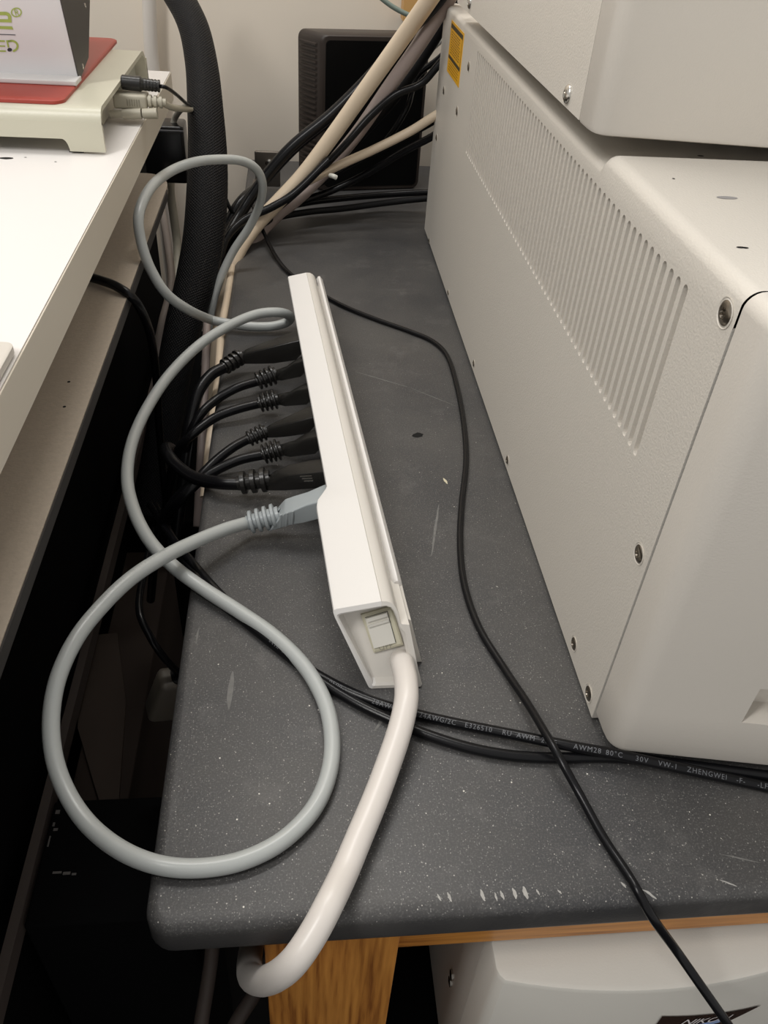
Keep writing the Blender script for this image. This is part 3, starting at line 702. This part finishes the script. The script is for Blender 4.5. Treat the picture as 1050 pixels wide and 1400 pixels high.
blk = [
 ([(640, -60, 1.08), (600, 0, 1.12), (560, 42, 1.14), (510, 100, 1.15), (455, 155, 1.14), (400, 200, 1.13), (362, 243, 1.12), (330, 290, 1.1), (308, 330, 1.06), (296, 390, 1.02), (285, 470, .98)], .0075, 'black cable running along the left side of the thick cream cable', BLACK),
 ([(630, -10, 1.18), (585, 65, 1.2), (540, 130, 1.2), (500, 175, 1.2), (450, 230, 1.19), (400, 270, 1.17), (350, 300, 1.14), (320, 345, 1.1), (300, 420, 1.05)], .009, 'thickest black cable in the bundle, right of the taupe one', MATTE),
 ([(640, 40, 1.15), (600, 88, 1.15), (575, 115, 1.15), (540, 130, 1.15), (505, 160, 1.15), (470, 200, 1.14), (430, 240, 1.13), (385, 280, 1.12), (345, 305, 1.1), (315, 330, 1.08), (296, 400, 1.03)], .0048, 'glossy black cable crossing the middle of the tower front', BLACK),
 ([(650, 20, 1.22), (605, 75, 1.22), (570, 105, 1.22), (555, 150, 1.2), (520, 200, 1.2), (470, 230, 1.18), (420, 262, 1.17), (380, 285, 1.15)], .004, 'black cable dropping steeply near the right side of the tower', BLACK),
 ([(640, 150, 1.12), (597, 183, 1.15), (550, 208, 1.17), (500, 238, 1.18), (450, 262, 1.18), (400, 280, 1.16), (360, 300, 1.13), (325, 335, 1.08)], .005, 'black cable rising to the right, low in front of the tower', BLACK),
 ([(640, 135, 1.2), (600, 160, 1.2), (555, 185, 1.19), (500, 212, 1.18), (450, 232, 1.17), (400, 262, 1.16), (360, 290, 1.13)], .006, 'black cable rising to the right just beneath the slim cream one', MATTE),
 ([(650, 264, 1.2), (590, 263, 1.22), (530, 266, 1.22), (470, 271, 1.2), (420, 277, 1.18), (375, 288, 1.15), (340, 310, 1.1), (318, 350, 1.05), (305, 420, 1.0)], .0046, 'black cable lying flat along the foot of the tower', BLACK),
 ([(650, 270, 1.17), (590, 271, 1.18), (530, 277, 1.18), (470, 285, 1.17), (420, 290, 1.15), (375, 299, 1.12), (345, 318, 1.08), (322, 355, 1.03), (300, 430, .98)], .0044, 'black cable on the bench just in front of the flat one', MATTE),
 ([(450, 218, 1.10), (405, 262, 1.09), (372, 283, 1.08), (335, 300, 1.07), (312, 322, 1.05), (302, 350, 1.03), (290, 420, 1.0)], .005, 'short black cable crossing beneath the cream cable at the bench corner', BLACK),
 ([(505, 105, 1.24), (455, 158, 1.22), (400, 205, 1.2), (358, 250, 1.16), (330, 275, 1.12), (308, 312, 1.09), (296, 345, 1.06), (288, 400, 1.0)], .007, 'black cable left of all, beside the grey loop', BLACK),
 ([(280, 240, 1.14), (300, 256, 1.12), (312, 280, 1.1), (320, 300, 1.1), (318, 330, 1.08), (306, 370, 1.05)], .0026, 'thin black wire sticking out beside the braided sleeve', MATTE),
]
for pts_, r_, l_, m_ in blk: rear('black_cable', pts_, r_, m_, l_, 'cable', G)
rear('slim_cable', [(640, 135, 1.13), (597, 157, 1.14), (560, 180, 1.15), (510, 205, 1.15), (470, 223, 1.14), (430, 243, 1.13), (395, 262, 1.12), (365, 285, 1.1)], .0058, CREAM, 'slim cream cable rising to the right low across the tower')
rear('white_cable', [(620, 40, 1.25), (598, 58, 1.25), (580, 75, 1.25), (560, 95, 1.24)], .005, mat('pale_cable', (.62, .6, .55), .4), 'short white cable end beside the top of the instrument')
rear('green_wire', [(500, -25, 1.4), (522, -2, 1.4), (545, 14, 1.4), (580, 30, 1.4)], .0035, mat('green_grey', (.20, .25, .22), .5), 'thin grey-green wire at the top by the orange post')
tag(tube('cable_tie', [P(452, 240, y=1.08), P(456, 241, y=1.07), P(460, 243, y=1.07)], .0030, mat('pale_tie', (.55, .55, .5), .4)), 'small white cable tie end among the black cables', 'cable tie')

# braided sleeve
sl = [(205, -70, 1.30), (240, -12, 1.27), (264, 35, 1.22), (276, 90, 1.17), (281, 150, 1.12), (284, 210, 1.08), (283, 270, 1.04), (278, 330, 1.0), (266, 390, .96), (250, 450, .92), (236, 520, .88), (222, 600, .84), (205, 700, .8)]
tag(tube('braided_sleeve', [P(a, b, y=c) for a, b, c in sl], .026, BRAID, n=10, sides=36, rad=lambda t: .0235 - .0025 * math.sin(t * 9), flat=.75), 'fat black braided cable sleeve hanging down the wall between desk and bench', 'cable sleeve')

# ================================================================== BLACK RIBBED TOWER
tw = thing('tower_case', 'upright black case with rounded corners and ribbed side behind the cables', 'computer', (0.10, 1.33, 0))
ft = P(437, 262, z=0); fr_ = P(572, 258, z=0); fdir = Vector((fr_.x - ft.x, fr_.y - ft.y, 0)); WT = fdir.length; fdir.normalize()
zt = P(440, 47, y=ft.y).z
bl_ = P(406, 38, z=zt); sdir = Vector((bl_.x - ft.x, bl_.y - ft.y, 0)); sdir.z = 0; DTh = min(sdir.length, .12); sdir.normalize()
def TW(a, b, z): return Vector((ft.x, ft.y, 0)) + fdir * a + sdir * b + Vector((0, 0, z))
prof = rrect(WT, zt, .010, 5)
def twring(b, s=0): return [TW(WT / 2 + x * (1 - s), b, zt / 2 + z * (1 - s * .9)) for x, z in prof]
loft('case_shell', [twring(.0, .02), twring(.003), twring(DTh - .003), twring(DTh, .02)], TOWER, tw)
loft('front_panel', [[TW(WT / 2 + x, b, zt / 2 + z) for x, z in rrect(WT - .014, zt - .014, .006, 5)] for b in (.001, -.0015)], TOWERF, tw)
for k in range(26):
    z = .012 + k * (zt - .026) / 25
    bm = bmesh.new(); loft_bm(bm, [[TW(-.0032, b, z - .0012), TW(.001, b, z - .0022), TW(.001, b, z + .0022), TW(-.0032, b, z + .0012)] for b in (.008, DTh - .010)])
    finish(bm, 'rib', TOWER, tw)

# small clamp plate, wooden post, wall pole, power brick
cp = P(363, 228, y=1.30)
pl = thing('clamp_plate', 'small dull metal bracket behind the top of the grey cable loop', 'bracket', (cp.x, 1.31, cp.z - .03))
box('plate', (cp.x - .016, 1.30, cp.z - .03), (cp.x + .022, 1.306, cp.z + .022), STEEL, pl, .002)
box('flange', (cp.x - .020, 1.27, cp.z - .06), (cp.x - .014, 1.306, cp.z - .02), STEEL, pl, .001)
loft('bolt', cyl_rings((cp.x + .006, 1.30, cp.z + .006), (0, -1, 0), [(0, .006), (.004, .006), (.005, .004)], 12), CHROME, pl)
pp_ = P(562, 10, y=1.44)
tag(box('wooden_post', (pp_.x - .012, 1.435, pp_.z - .018), (pp_.x + .03, 1.47, .62), mat('orange_post', (.62, .36, .13), .5, var=.1)), 'small orange wooden post against the wall above the tower', 'post')
tag(tube('wall_pipe', [P(203, -40, y=1.45), P(206, 60, y=1.45), P(211, 110, y=1.45), P(216, 170, y=1.45), P(224, 290, y=1.45), P(236, 400, y=1.45)], .0105, mat('white_pipe', (.75, .70, .64), .4)), 'white vertical pipe on the wall behind the stand', 'pipe')
bp = P(213, 172, y=1.20); bq_ = P(257, 252, y=1.20)
bk_ = thing('power_adapter', 'glossy black power adapter block hanging behind the desk corner', 'power adapter', (bp.x, 1.2, bq_.z))
box('adapter_body', (bp.x - .02, 1.20, bq_.z), (bq_.x, 1.245, bp.z), mat('adapter_black', (.010, .010, .011), .22), bk_, .004, 4)
box('adapter_rim', (bp.x - .02, 1.198, bp.z - .007), (bq_.x + .0005, 1.2005, bp.z - .0045), mat('adapter_rim', (.12, .12, .13), .3), bk_, .0005)
tag(tube('adapter_lead', [P(236, 172, y=1.22), P(240, 160, y=1.22), P(250, 148, y=1.2), P(275, 140, y=1.18)], .004, mat('grey_lead', (.30, .29, .25), .5)), 'short grey lead rising from the black power adapter', 'cable')
rear('pale_cable', [(238, 205, 1.27), (234, 235, 1.26), (233, 262, 1.24), (238, 300, 1.22), (243, 345, 1.2), (240, 400, 1.15)], .0062, CONN, 'beige cable hanging between the board edge and the braided sleeve')
rear('pale_cable', [(217, 262, 1.15), (222, 290, 1.13), (230, 340, 1.1), (234, 390, 1.05), (222, 440, 1.0), (212, 490, .97)], .0052, mat('mauve_lead', (.40, .34, .30), .5), 'mauve-grey cable hanging nearest the brown board edge')

# ================================================================== DESK
DZ = 0.20; DX = -0.1468
desk = thing('white_desk', 'white laminate desk with beige edge band at the upper left, higher than the bench', 'desk', (-0.6, 0.6, -0.75))
box('desktop', (-1.3, -0.25, DZ - .0305), (DX - .0012, 1.10, DZ), DESKT, desk)
box('edge_band', (DX - .0010, -0.25, DZ - .031), (DX, 1.10, DZ - .0006), DESKE, desk, .0003, 1)
bm = bmesh.new()
BZ = 0.10; bxe = -0.1495
ol = [(-1.25, -.25), (bxe, -.25), (bxe, .99)] + [(bxe - .03 + .03 * math.cos(a), .99 + .05 * math.sin(a)) for a in [PI / 2 * k / 8 for k in range(1, 9)]] + [(-1.25, 1.04)]
loft_bm(bm, [[Vector((x, y, z)) for x, y in ol] for z in (BZ - .010, BZ)])
finish(bm, 'under_board', BOARD, desk, 30)
box('board_edge', (bxe + .0001, -.25, BZ - .0105), (bxe + .0012, .985, BZ - .0008), mat('board_edge_dark', (.035, .032, .03), .5), desk)
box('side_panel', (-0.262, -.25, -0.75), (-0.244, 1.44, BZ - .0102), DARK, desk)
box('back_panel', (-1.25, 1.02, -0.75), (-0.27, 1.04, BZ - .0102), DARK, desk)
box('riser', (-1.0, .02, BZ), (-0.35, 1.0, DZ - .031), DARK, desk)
for q in ((94, 522), (88, 556)):
    c = P(*q, z=BZ + .0001); obj_mesh('pinhole', [c + Vector((.0012 * math.cos(k * PI / 4), .0014 * math.sin(k * PI / 4), 0)) for k in range(8)], [tuple(range(8))], MATTE, desk, 0)
for q, rx in (((8, 216), .0055), ((35, 215), .0012), ((76, 221), .0012)):
    c = P(*q, z=DZ + .0002); obj_mesh('desk_fleck', [c + Vector((rx * math.cos(k * PI / 5) * random.uniform(.7, 1.2), rx * .55 * math.sin(k * PI / 5) * random.uniform(.7, 1.2), 0)) for k in range(10)], [tuple(range(10))], MATTE, desk, 0)
# keyboard corner
kq = P(21, 467, z=DZ + .006)
kb = thing('keyboard', 'flat pale grey slab with a rounded corner on the white desk at the left edge', 'keyboard', (kq.x - .06, kq.y - .2, DZ))
bm = bmesh.new(); pr = rrect(.13, .42, .006, 5); c = Vector((kq.x - .065, kq.y - .21, 0))
loft_bm(bm, [[c + Vector((x * s, y * s, z)) for x, y in pr] for z, s in ((DZ + .0012, .985), (DZ + .0018, 1), (DZ + .0058, 1), (DZ + .0064, .992))]); finish(bm, 'keyboard_body', mat('kb_plastic', (.66, .62, .56), .4), kb)
for dx in (-.055, .055): box('rubber_pad', (c.x + dx - .004, c.y + .196, DZ), (c.x + dx + .004, c.y + .204, DZ + .0014), MATTE, kb)

# ================================================================== STAND ON THE DESK
f0 = P(145, 212, z=DZ); YF = f0.y; XR = f0.x
zst = P(147, 150, y=YF).z
yb = P(178, 62, z=zst).y
st_ = thing('monitor_stand', 'cream plastic arched stand on the desk under a red mat', 'stand', (XR - .2, YF, DZ))
XL = XR - 0.60; T = .004; rc = .012
def arch(off):
    o_ = []
    y0_, y1_ = YF + off, yb - off; zt_ = zst - off; r_ = rc - off * .6
    o_.append((y0_, DZ + .0012))
    for k in range(7): a = PI / 2 * k / 6; o_.append((y0_ + r_ * (1 - math.cos(a)), zt_ - r_ + r_ * math.sin(a)))
    R2 = .03 - off * .6
    for k in range(9): a = PI / 2 * k / 8; o_.append((y1_ - R2 + R2 * math.sin(a), zt_ - R2 + R2 * math.cos(a)))
    o_.append((y1_, DZ + .0012)); return o_
oa, ia = arch(0), arch(T); ring = oa + ia[::-1]
# the front skirt is cut away between the feet
bm = bmesh.new()
loft_bm(bm, [[Vector((x, y, z)) for y, z in ring[1:-1]] for x in (XL, XR)])
zc = ring[1][1]
for v in bm.verts: pass
finish(bm, 'arch_shell', STANDP, st_, 35)
# front skirt with arched cutout
zu = P(40, 188, y=YF).z; xf = P(96, 208, y=YF).x; xa = P(84, 190, y=YF).x
sk = [(XR, DZ + .002), (XR, ring[1][1] + .001), (XL, ring[1][1] + .001), (XL, DZ + .002), (XL + (XR - xf), DZ + .002), (XL + (XR - xf), zu - .006), (XL + (XR - xf) + .01, zu)]
n_ = 6
cut = [(xf - (xf - xa) * (1 - math.cos(PI / 2 * k / n_)), DZ + .002 + (zu - DZ - .002) * math.sin(PI / 2 * k / n_)) for k in range(n_ + 1)][::-1]
sk += cut
bm = bmesh.new(); loft_bm(bm, [[Vector((x, y, z)) for x, z in sk] for y in (YF, YF + T)]); finish(bm, 'front_skirt', STANDP, st_, 35)
box('rear_skirt', (XL, yb - T, DZ + .002), (XR, yb, ring[1][1] + .001), STANDP, st_)
fp = P(103, 211, z=DZ)
for xx in (fp.x, XL + .03):
    box('rubber_foot', (xx - .006, YF + .004, DZ), (xx + .006, YF + .016, DZ + .003), MATTE, st_)
box('rear_plate', (XL, yb - .06, DZ + .004), (XR - .012, yb - .010, zst - .012), mat('stand_inner', (.36, .36, .30), .5), st_)
# red mat
mq = P(118, 143, z=zst + .003); mr = P(147, 52, z=zst + .003)
mx1 = P(146, 70, z=zst + .003).x
bm = bmesh.new(); my0, my1 = P(60, 137, z=zst + .003).y, mr.y
pr = rrect(.36, my1 - my0, .010, 5); c = Vector((mx1 - .18, (my0 + my1) / 2, 0))
loft_bm(bm, [[c + Vector((x * s, y * s, z)) for x, y in pr] for z, s in ((zst, 1), (zst + .0025, 1), (zst + .0033, .993))])
tag(finish(bm, 'red_mat', RED), 'dark red rubber mat with rounded corners on the cream stand', 'mat')
# white case standing on edge on the mat
zm = zst + .0034
cb = P(105, 118, z=zm)
yf_ = P(108, 104, z=zm + .004).y; xr_ = P(108, 104, z=zm + .004).x; yk = P(125, 88, z=zm + .004).y
en = thing('drive_case', 'white box with dark grey side and green lettering on the red mat', 'case', (xr_ - .09, yf_, zm))
qa, qb = P(84, 0, x=xr_), P(123, 0, x=xr_)      # the side flares upwards: front face leans forward, back leans back
fz0 = zm + .004
sf = (qa.y - yf_) / (qa.z - fz0); sb = (qb.y - yk) / (qb.z - (zm + .010))
def FY(z): return yf_ + sf * (z - fz0)
def BY(z): return yk + sb * (z - zm - .010)
zT = zm + .15
FN = Vector((0, -1, sf)).normalized()
def onface(px, py, h=.0003):
    d = to_world(Vector((px - CX, py - CY, F))); o = Vector((0, 0, H)); p0 = Vector((0, yf_, fz0)) + FN * h
    return o + d * ((p0 - o).dot(FN) / d.dot(FN))
bm = bmesh.new(); loft_bm(bm, [[Vector((x, FY(z) + o_, z)) for z, o_ in ((fz0, 0), (zT, 0), (zT, .004), (fz0, .004))] for x in (xr_ - .20, xr_ - .0012)])
finish(bm, 'front_shell', BOXW, en, 20)
box('foot_plate', (xr_ - .20, cb.y, zm), (cb.x, yf_ + .002, zm + .004), mat('foot_white', (.62, .61, .60), .4), en, .0008)
dk = [(FY(zT) - .0006, zT), (FY(fz0 + .003) - .0006, fz0 + .003), (yf_ + .001, fz0 - .002), (yf_ + .006, zm + .0012), (yk, zm + .010), (BY(zT), zT)]
bm = bmesh.new(); loft_bm(bm, [[Vector((x, y, z)) for y, z in dk] for x in (xr_ - .0012, xr_)]); finish(bm, 'side_panel', BOXG, en, 20)
bm = bmesh.new(); loft_bm(bm, [[Vector((x, y, z)) for y, z in ((yf_ + .005, zm + .004), (yk - .001, zm + .012), (BY(zT) - .001, zT - .001), (FY(zT) + .005, zT - .001))] for x in (xr_ - .199, xr_ - .0013)]); finish(bm, 'case_body', BOXG, en, 20)
for q in ((113, 91), (116, 8)):
    p = P(*q, x=xr_)
    loft('screw', cyl_rings((xr_ - .0004, p.y, p.z), (1, 0, 0), [(0, .0026), (.0008, .0026), (.0012, .0014), (.0006, .001)], 12), CHROME, en)
# green lettering (only its right end shows)
def ink(name, poly, m):
    return obj_mesh(name, [onface(x * .1714, y * .1714) for x, y in poly], [tuple(range(len(poly)))], m, en, 0)
def arcband(cx, cy, r0x, r0y, r1x, r1y, a0, a1, m, name, n=10):
    vs = []; fs = []
    for k in range(n + 1):
        a = math.radians(lerp(a0, a1, k / n)); vs += [(cx + r0x * math.cos(a), cy + r0y * math.sin(a)), (cx + r1x * math.cos(a), cy + r1y * math.sin(a))]
        if k: fs.append((2 * k - 2, 2 * k - 1, 2 * k + 1, 2 * k))
    return obj_mesh(name, [onface(x * .1714, y * .1714) for x, y in vs], fs, m, en, 0)
ink('letter', [(-60, 94), (40, 94), (40, 122), (-60, 122)], GREEN)
arcband(38, 138, 52, 44, 26, 17, -90, 0, GREEN, 'letter')
ink('letter', [(64, 138), (90, 138), (93, 180), (-60, 176), (-60, 152), (64, 154)], GREEN)
ink('letter', [(-60, 205), (96, 211), (106, 236), (-60, 228)], GREEN)
ink('printed_rule', [(-60, 269), (124, 276), (124, 282), (-60, 275)], INK)
ink('letter', [(-60, 318), (38, 322), (40, 336), (-60, 332)], GREEN)
ink('letter', [(-60, 360), (40, 363), (42, 374), (-60, 372)], GREEN)
ink('letter', [(-60, 400), (46, 402), (48, 414), (-60, 412)], GREEN)
arcband(90, 368, 58, 50, 42, 34, -120, 75, GREEN, 'letter', 14)
ink('letter', [(48, 322), (92, 320), (92, 334), (64, 336), (74, 378), (62, 380)], GREEN)
arcband(77, 397, 19, 15, .1, .1, 0, 360, INK, 'printed_dot', 14)
arcband(130, 99, 44, 39, 34, 29, 0, 360, GREEN, 'registered_ring', 18)
flat_text('registered_letter', 'R', .0075, onface(117 * .1714, 116 * .1714), onface(145 * .1714, 126 * .1714) - onface(117 * .1714, 116 * .1714), Vector((0, sf, 1)), GREEN, en)

# connectors in the open end of the stand
def xat(px, py): return P(px, py, y=(YF + yb) / 2 - .01)
yj = YF + .115
def cyl_thing(name, label, cat, a, b, prof, m, parts=None):
    pass
j0 = P(166, 112, y=yj); j1 = P(220, 118, y=yj); jd = (j1 - j0).normalized()
jk = thing('audio_plug', 'black moulded jack plug above the beige connector at the stand end', 'plug', j0)
JL = (j1 - j0).length
loft('plug_barrel', cyl_rings(j0, jd, [(0, .0055), (.001, .0065), (JL * .48, .0068), (JL * .52, .0055), (JL * .9, .0048), (JL * .96, .0045)], 18), BLACKP, jk)
0 and loft('jack_tip', cyl_rings(j0 - jd * .007, jd, [(0, .0025), (.008, .0025)], 10), CHROME, jk)
bm = bmesh.new()
for k in range(5): loft_bm(bm, cyl_rings(j0 + jd * JL * (.58 + .085 * k), jd, [(0, .0056), (.0018, .0056)], 14))
finish(bm, 'strain_relief', BLACKP, jk)
tube('cable', [j0 + jd * JL * .92, P(228, 120, y=yj), P(242, 130, y=yj + .04), P(254, 141, y=yj + .10), P(266, 152, y=1.2), P(275, 175, y=1.25)], .0018, BLACK, jk)
v0 = P(156, 136, y=yj - .005); v1 = P(206, 139, y=yj - .005); vd = (v1 - v0).normalized(); VL = (v1 - v0).length
vg = thing('video_connector', 'beige video connector with thumb screws under the black jack plug', 'connector', v0)
Mx = Matrix((vd, Vector((0, 1, 0)) - vd * vd.y, vd.cross(Vector((0, 1, 0)) - vd * vd.y))).transposed().to_4x4(); Mx.translation = v0
box('connector_hood', (0, -.008, -.0065), (VL * .92, .014, .0065), CONN, vg, .0025, 3, mat4=Mx)
bm = bmesh.new()
for k in range(6): box_bm(bm, (VL * .38 + .0022 * k, -.0085, -.003), (VL * .38 + .0022 * k + .001, -.0075, .003))
bmesh.ops.transform(bm, matrix=Mx, verts=bm.verts); finish(bm, 'grip_ribs', mat('conn_dark', (.24, .22, .17), .5), vg)
bm = bmesh.new()
for k in range(3): loft_bm(bm, cyl_rings(v0 + vd * (VL * .95 + .005 * k), vd, [(0, .0062 - .0004 * k), (.0028, .0062 - .0004 * k)], 16))
loft_bm(bm, cyl_rings(v0 + vd * (VL * .9), vd, [(0, .0048), (.018, .0036)], 12)); finish(bm, 'strain_relief', CONN, vg)
tube('cable', [v0 + vd * (VL * .95 + .012), P(236, 147, y=yj + .02), P(252, 149, y=yj + .10), P(268, 151, y=1.2), P(285, 160, y=1.25)], .0032, CONN, vg)
s0 = P(168, 156, y=yj - .014); s1 = P(215, 155, y=yj - .014); sd = (s1 - s0).normalized(); SL = (s1 - s0).length
for q0, q1 in ((-.004, .54), (.58, 1.0)):
    loft('thumb_screw', cyl_rings(s0 + sd * SL * q0, sd, [(0, .0046), (SL * (q1 - q0), .0050)], 14), CONN, vg)
loft('thumb_screw', cyl_rings(s0 + sd * -.012, sd, [(0, .0035), (.012, .0035)], 12), CONN, vg)
box('socket_plate', (v0.x - .014, yj - .035, DZ + .003), (v0.x - .008, yj + .035, zst - .006), mat('socket_plate', (.38, .35, .27), .5), st_)

# ================================================================== UNDER THE BENCH
MZ = -0.08
un = thing('equipment_case', 'cream bow-fronted instrument half hidden under the bench, dark badge on its front', 'instrument', (0.4, 0.4, -0.334))
c0_ = P(680, 1340, z=MZ); c1_ = P(870, 1356, z=MZ); c2_ = P(1050, 1330, z=MZ)
xc0 = c0_.x; K = 14
def bow(x):  # front outline
    x0, x1, x2 = c0_.x, c1_.x, c2_.x
    return c0_.y * (x - x1) * (x - x2) / ((x0 - x1) * (x0 - x2)) + c1_.y * (x - x0) * (x - x2) / ((x1 - x0) * (x1 - x2)) + c2_.y * (x - x0) * (x - x1) / ((x2 - x0) * (x2 - x1))
x_end = c1_.x * 2 - c0_.x + .09
fo = [(lerp(xc0 + .004, .31, k / K)) for k in range(K + 1)]
def outl(ins):
    o_ = [(xc0 + ins, .2095), (xc0 + ins, bow(xc0) + .006 + ins * .5), (xc0 + .0012 + ins, bow(xc0) + .002 + ins)]
    o_ += [(x + (ins if k == 0 else 0), bow(x) + ins) for k, x in enumerate(fo)]
    o_ += [(.50, bow(.31) + .012 + ins), (.50, .2095)]; return o_
rings = [[Vector((x, y, z)) for x, y in outl(i_)] for z, i_ in ((-.334, 0.0), (MZ - .0035, 0), (MZ - .001, .001), (MZ, .0035))]
loft('front_hood', rings, mat('under_case', (.62, .60, .55), .4, bump=.1, bscale=700), un, smooth=30)
box('case_body', (xc0 + .0005, .211, -.334), (.50, .60, MZ - .001), mat('under_case_side', (.55, .53, .49), .45, bump=.1, bscale=700), un, .001)
for q in ((618, 1333), (616, 1342)):
    p = P(*q, x=xc0); loft('screw', cyl_rings((xc0 + .0006, p.y, p.z), (-1, 0, 0), [(0, .004), (.0016, .004), (.002, .002)], 12), CHROME, un)
# badge
def onf(x, z, lift=.0006): return Vector((x, bow(x) - lift, z))
def on_bow(px, py):
    y = .17
    for _ in range(12): y = bow(P(px, py, y=y).x)
    return P(px, py, y=y)
b1 = on_bow(905, 1388); b2_ = on_bow(1040, 1373)
bx0, bx1, bz = b1.x, b2_.x, b1.z
N1 = 24; vs, fs = [], []
for k in range(N1 + 1):
    x = lerp(bx0, bx1, k / N1); ztop = lerp(b1.z, b2_.z, k / N1); zb_ = max(b1.z - .05, ztop - .0003 - (bx1 - x) * .95)
    vs += [onf(x, ztop), onf(x, zb_)]
    if k: fs.append((2 * k - 2, 2 * k - 1, 2 * k + 1, 2 * k))
bd = obj_mesh('badge', vs, fs, mat('badge_brown', (.035, .018, .012), .15, var=.5, vscale=30), un, 0)
v, f = text_mesh('NIKON', .0118, .35, .95)
obj_mesh('badge_lettering', [onf(bx0 + .0160 + a_, b1.z - .0128 + b_ + (b2_.z - b1.z) / (bx1 - bx0) * (.016 + a_), .0011) for a_, b_, c_ in v], f, mat('badge_white', (.8, .75, .75), .4), bd, 0)
vs, fs = [], []
for k in range(5):
    x = bx0 + .026 + k * .006; vs += [onf(x, b1.z - .0235, .0011), onf(x - .002, b1.z - .030, .0011)]
    if k: fs.append((2 * k - 2, 2 * k - 1, 2 * k + 1, 2 * k))
obj_mesh('badge_blue_bar', vs, fs, mat('badge_blue', (.25, .35, .6), .4), bd, 0)

# dim things in the gap
rz = -.255; ra, rb = P(107, 900, z=rz), P(118, 900, z=rz)
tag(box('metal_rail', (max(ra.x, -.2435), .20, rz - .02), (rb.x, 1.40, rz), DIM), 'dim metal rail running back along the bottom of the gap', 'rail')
bx_ = thing('gap_shade_block', 'added black block standing for the deep shade far back in the gap below the braided sleeve', 'shade block', (-.16, 1.1, -.75))
box('shade_block_body', (-.215, .86, -.745), (-.088, 1.42, -.30), DARK, bx_, .004)  # added block: hides the wall, its black stands for shade deep in the gap
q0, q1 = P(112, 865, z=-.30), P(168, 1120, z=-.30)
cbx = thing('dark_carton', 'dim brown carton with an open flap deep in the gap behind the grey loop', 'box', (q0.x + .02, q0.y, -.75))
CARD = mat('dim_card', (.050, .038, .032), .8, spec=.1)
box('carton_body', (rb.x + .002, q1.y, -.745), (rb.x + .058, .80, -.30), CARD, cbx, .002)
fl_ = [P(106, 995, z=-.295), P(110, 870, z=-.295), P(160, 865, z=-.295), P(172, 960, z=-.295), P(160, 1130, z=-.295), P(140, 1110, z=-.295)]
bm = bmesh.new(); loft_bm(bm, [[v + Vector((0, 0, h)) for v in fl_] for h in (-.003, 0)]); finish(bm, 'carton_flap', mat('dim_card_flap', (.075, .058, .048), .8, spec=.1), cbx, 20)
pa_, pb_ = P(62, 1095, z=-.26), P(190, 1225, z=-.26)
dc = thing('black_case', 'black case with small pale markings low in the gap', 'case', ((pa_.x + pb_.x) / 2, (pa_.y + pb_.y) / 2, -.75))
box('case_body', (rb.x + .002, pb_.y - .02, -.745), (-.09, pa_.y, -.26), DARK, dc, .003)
bm = bmesh.new()
for a_, b_, c_, d_ in ((76, 1110, 6, 3), (72, 1127, 3, 3), (73, 1134, 6, 2), (72, 1193, 12, 1.5), (86, 1194, 10, 2), (98, 1195, 6, 1.5), (66, 1150, 2, 8)):
    p = P(a_, b_, z=-.2595); sc_ = .0006; box_bm(bm, (p.x, p.y - d_ * sc_, -.26), (p.x + c_ * sc_, p.y + d_ * sc_, -.2595))
finish(bm, 'pale_marking', mat('pale_mark', (.14, .13, .12), .6), dc)
wp = P(231, 935, z=-.12)
wl = thing('pale_plug', 'pale plug hanging in the dark beside the bench edge', 'plug', wp)
Mx = Matrix.Translation(wp) @ Matrix.Rotation(.35, 4, 'Y') @ Matrix.Rotation(.3, 4, 'Z')
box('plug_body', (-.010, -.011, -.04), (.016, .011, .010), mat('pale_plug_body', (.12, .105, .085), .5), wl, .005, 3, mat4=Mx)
loft('plug_socket', [[Mx @ Vector((x + .006, y, z)) for x, y in rrect(.014, .016, .005)] for z in (.0095, .0108)], MATTE, wl)
tube('cable', [Mx @ Vector((.006, 0, .012)), P(225, 900, z=-.09), P(205, 870, z=-.07), P(190, 830, z=-.06), P(200, 770, z=-.07), P(215, 710, z=-.09)], .0030, BLACK, wl)
def gap(name, pts, r, m, label): return tag(tube(name, [P(a, b, z=c) for a, b, c in pts], r, m), label, 'cable', 'dim cables down in the gap')
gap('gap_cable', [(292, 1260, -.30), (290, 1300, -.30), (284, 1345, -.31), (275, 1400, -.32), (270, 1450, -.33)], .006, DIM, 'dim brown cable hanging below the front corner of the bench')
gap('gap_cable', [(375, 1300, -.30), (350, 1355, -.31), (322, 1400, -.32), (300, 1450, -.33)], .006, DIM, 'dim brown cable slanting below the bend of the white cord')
gap('gap_cable', [(120, 378, .105), (140, 384, .106), (160, 392, .106), (182, 408, .098), (198, 435, .07), (208, 470, .03), (214, 520, -.03), (218, 590, -.1), (226, 680, -.2), (232, 760, -.28)], .0042, BLACK, 'black cable coming over the brown board into the gap')
gap('gap_cable', [(283, 440, -.01), (281, 500, -.03), (278, 560, -.05), (274, 640, -.08), (270, 720, -.12)], .0045, PINK, 'taupe cable hanging beside the bench edge behind the plugs')
gap('gap_cable', [(320, 345, -.005), (312, 400, -.006), (303, 450, -.007), (298, 520, -.01), (288, 600, -.02), (280, 680, -.05)], .0045, CREAM, 'cream cable hanging down right along the bench edge')
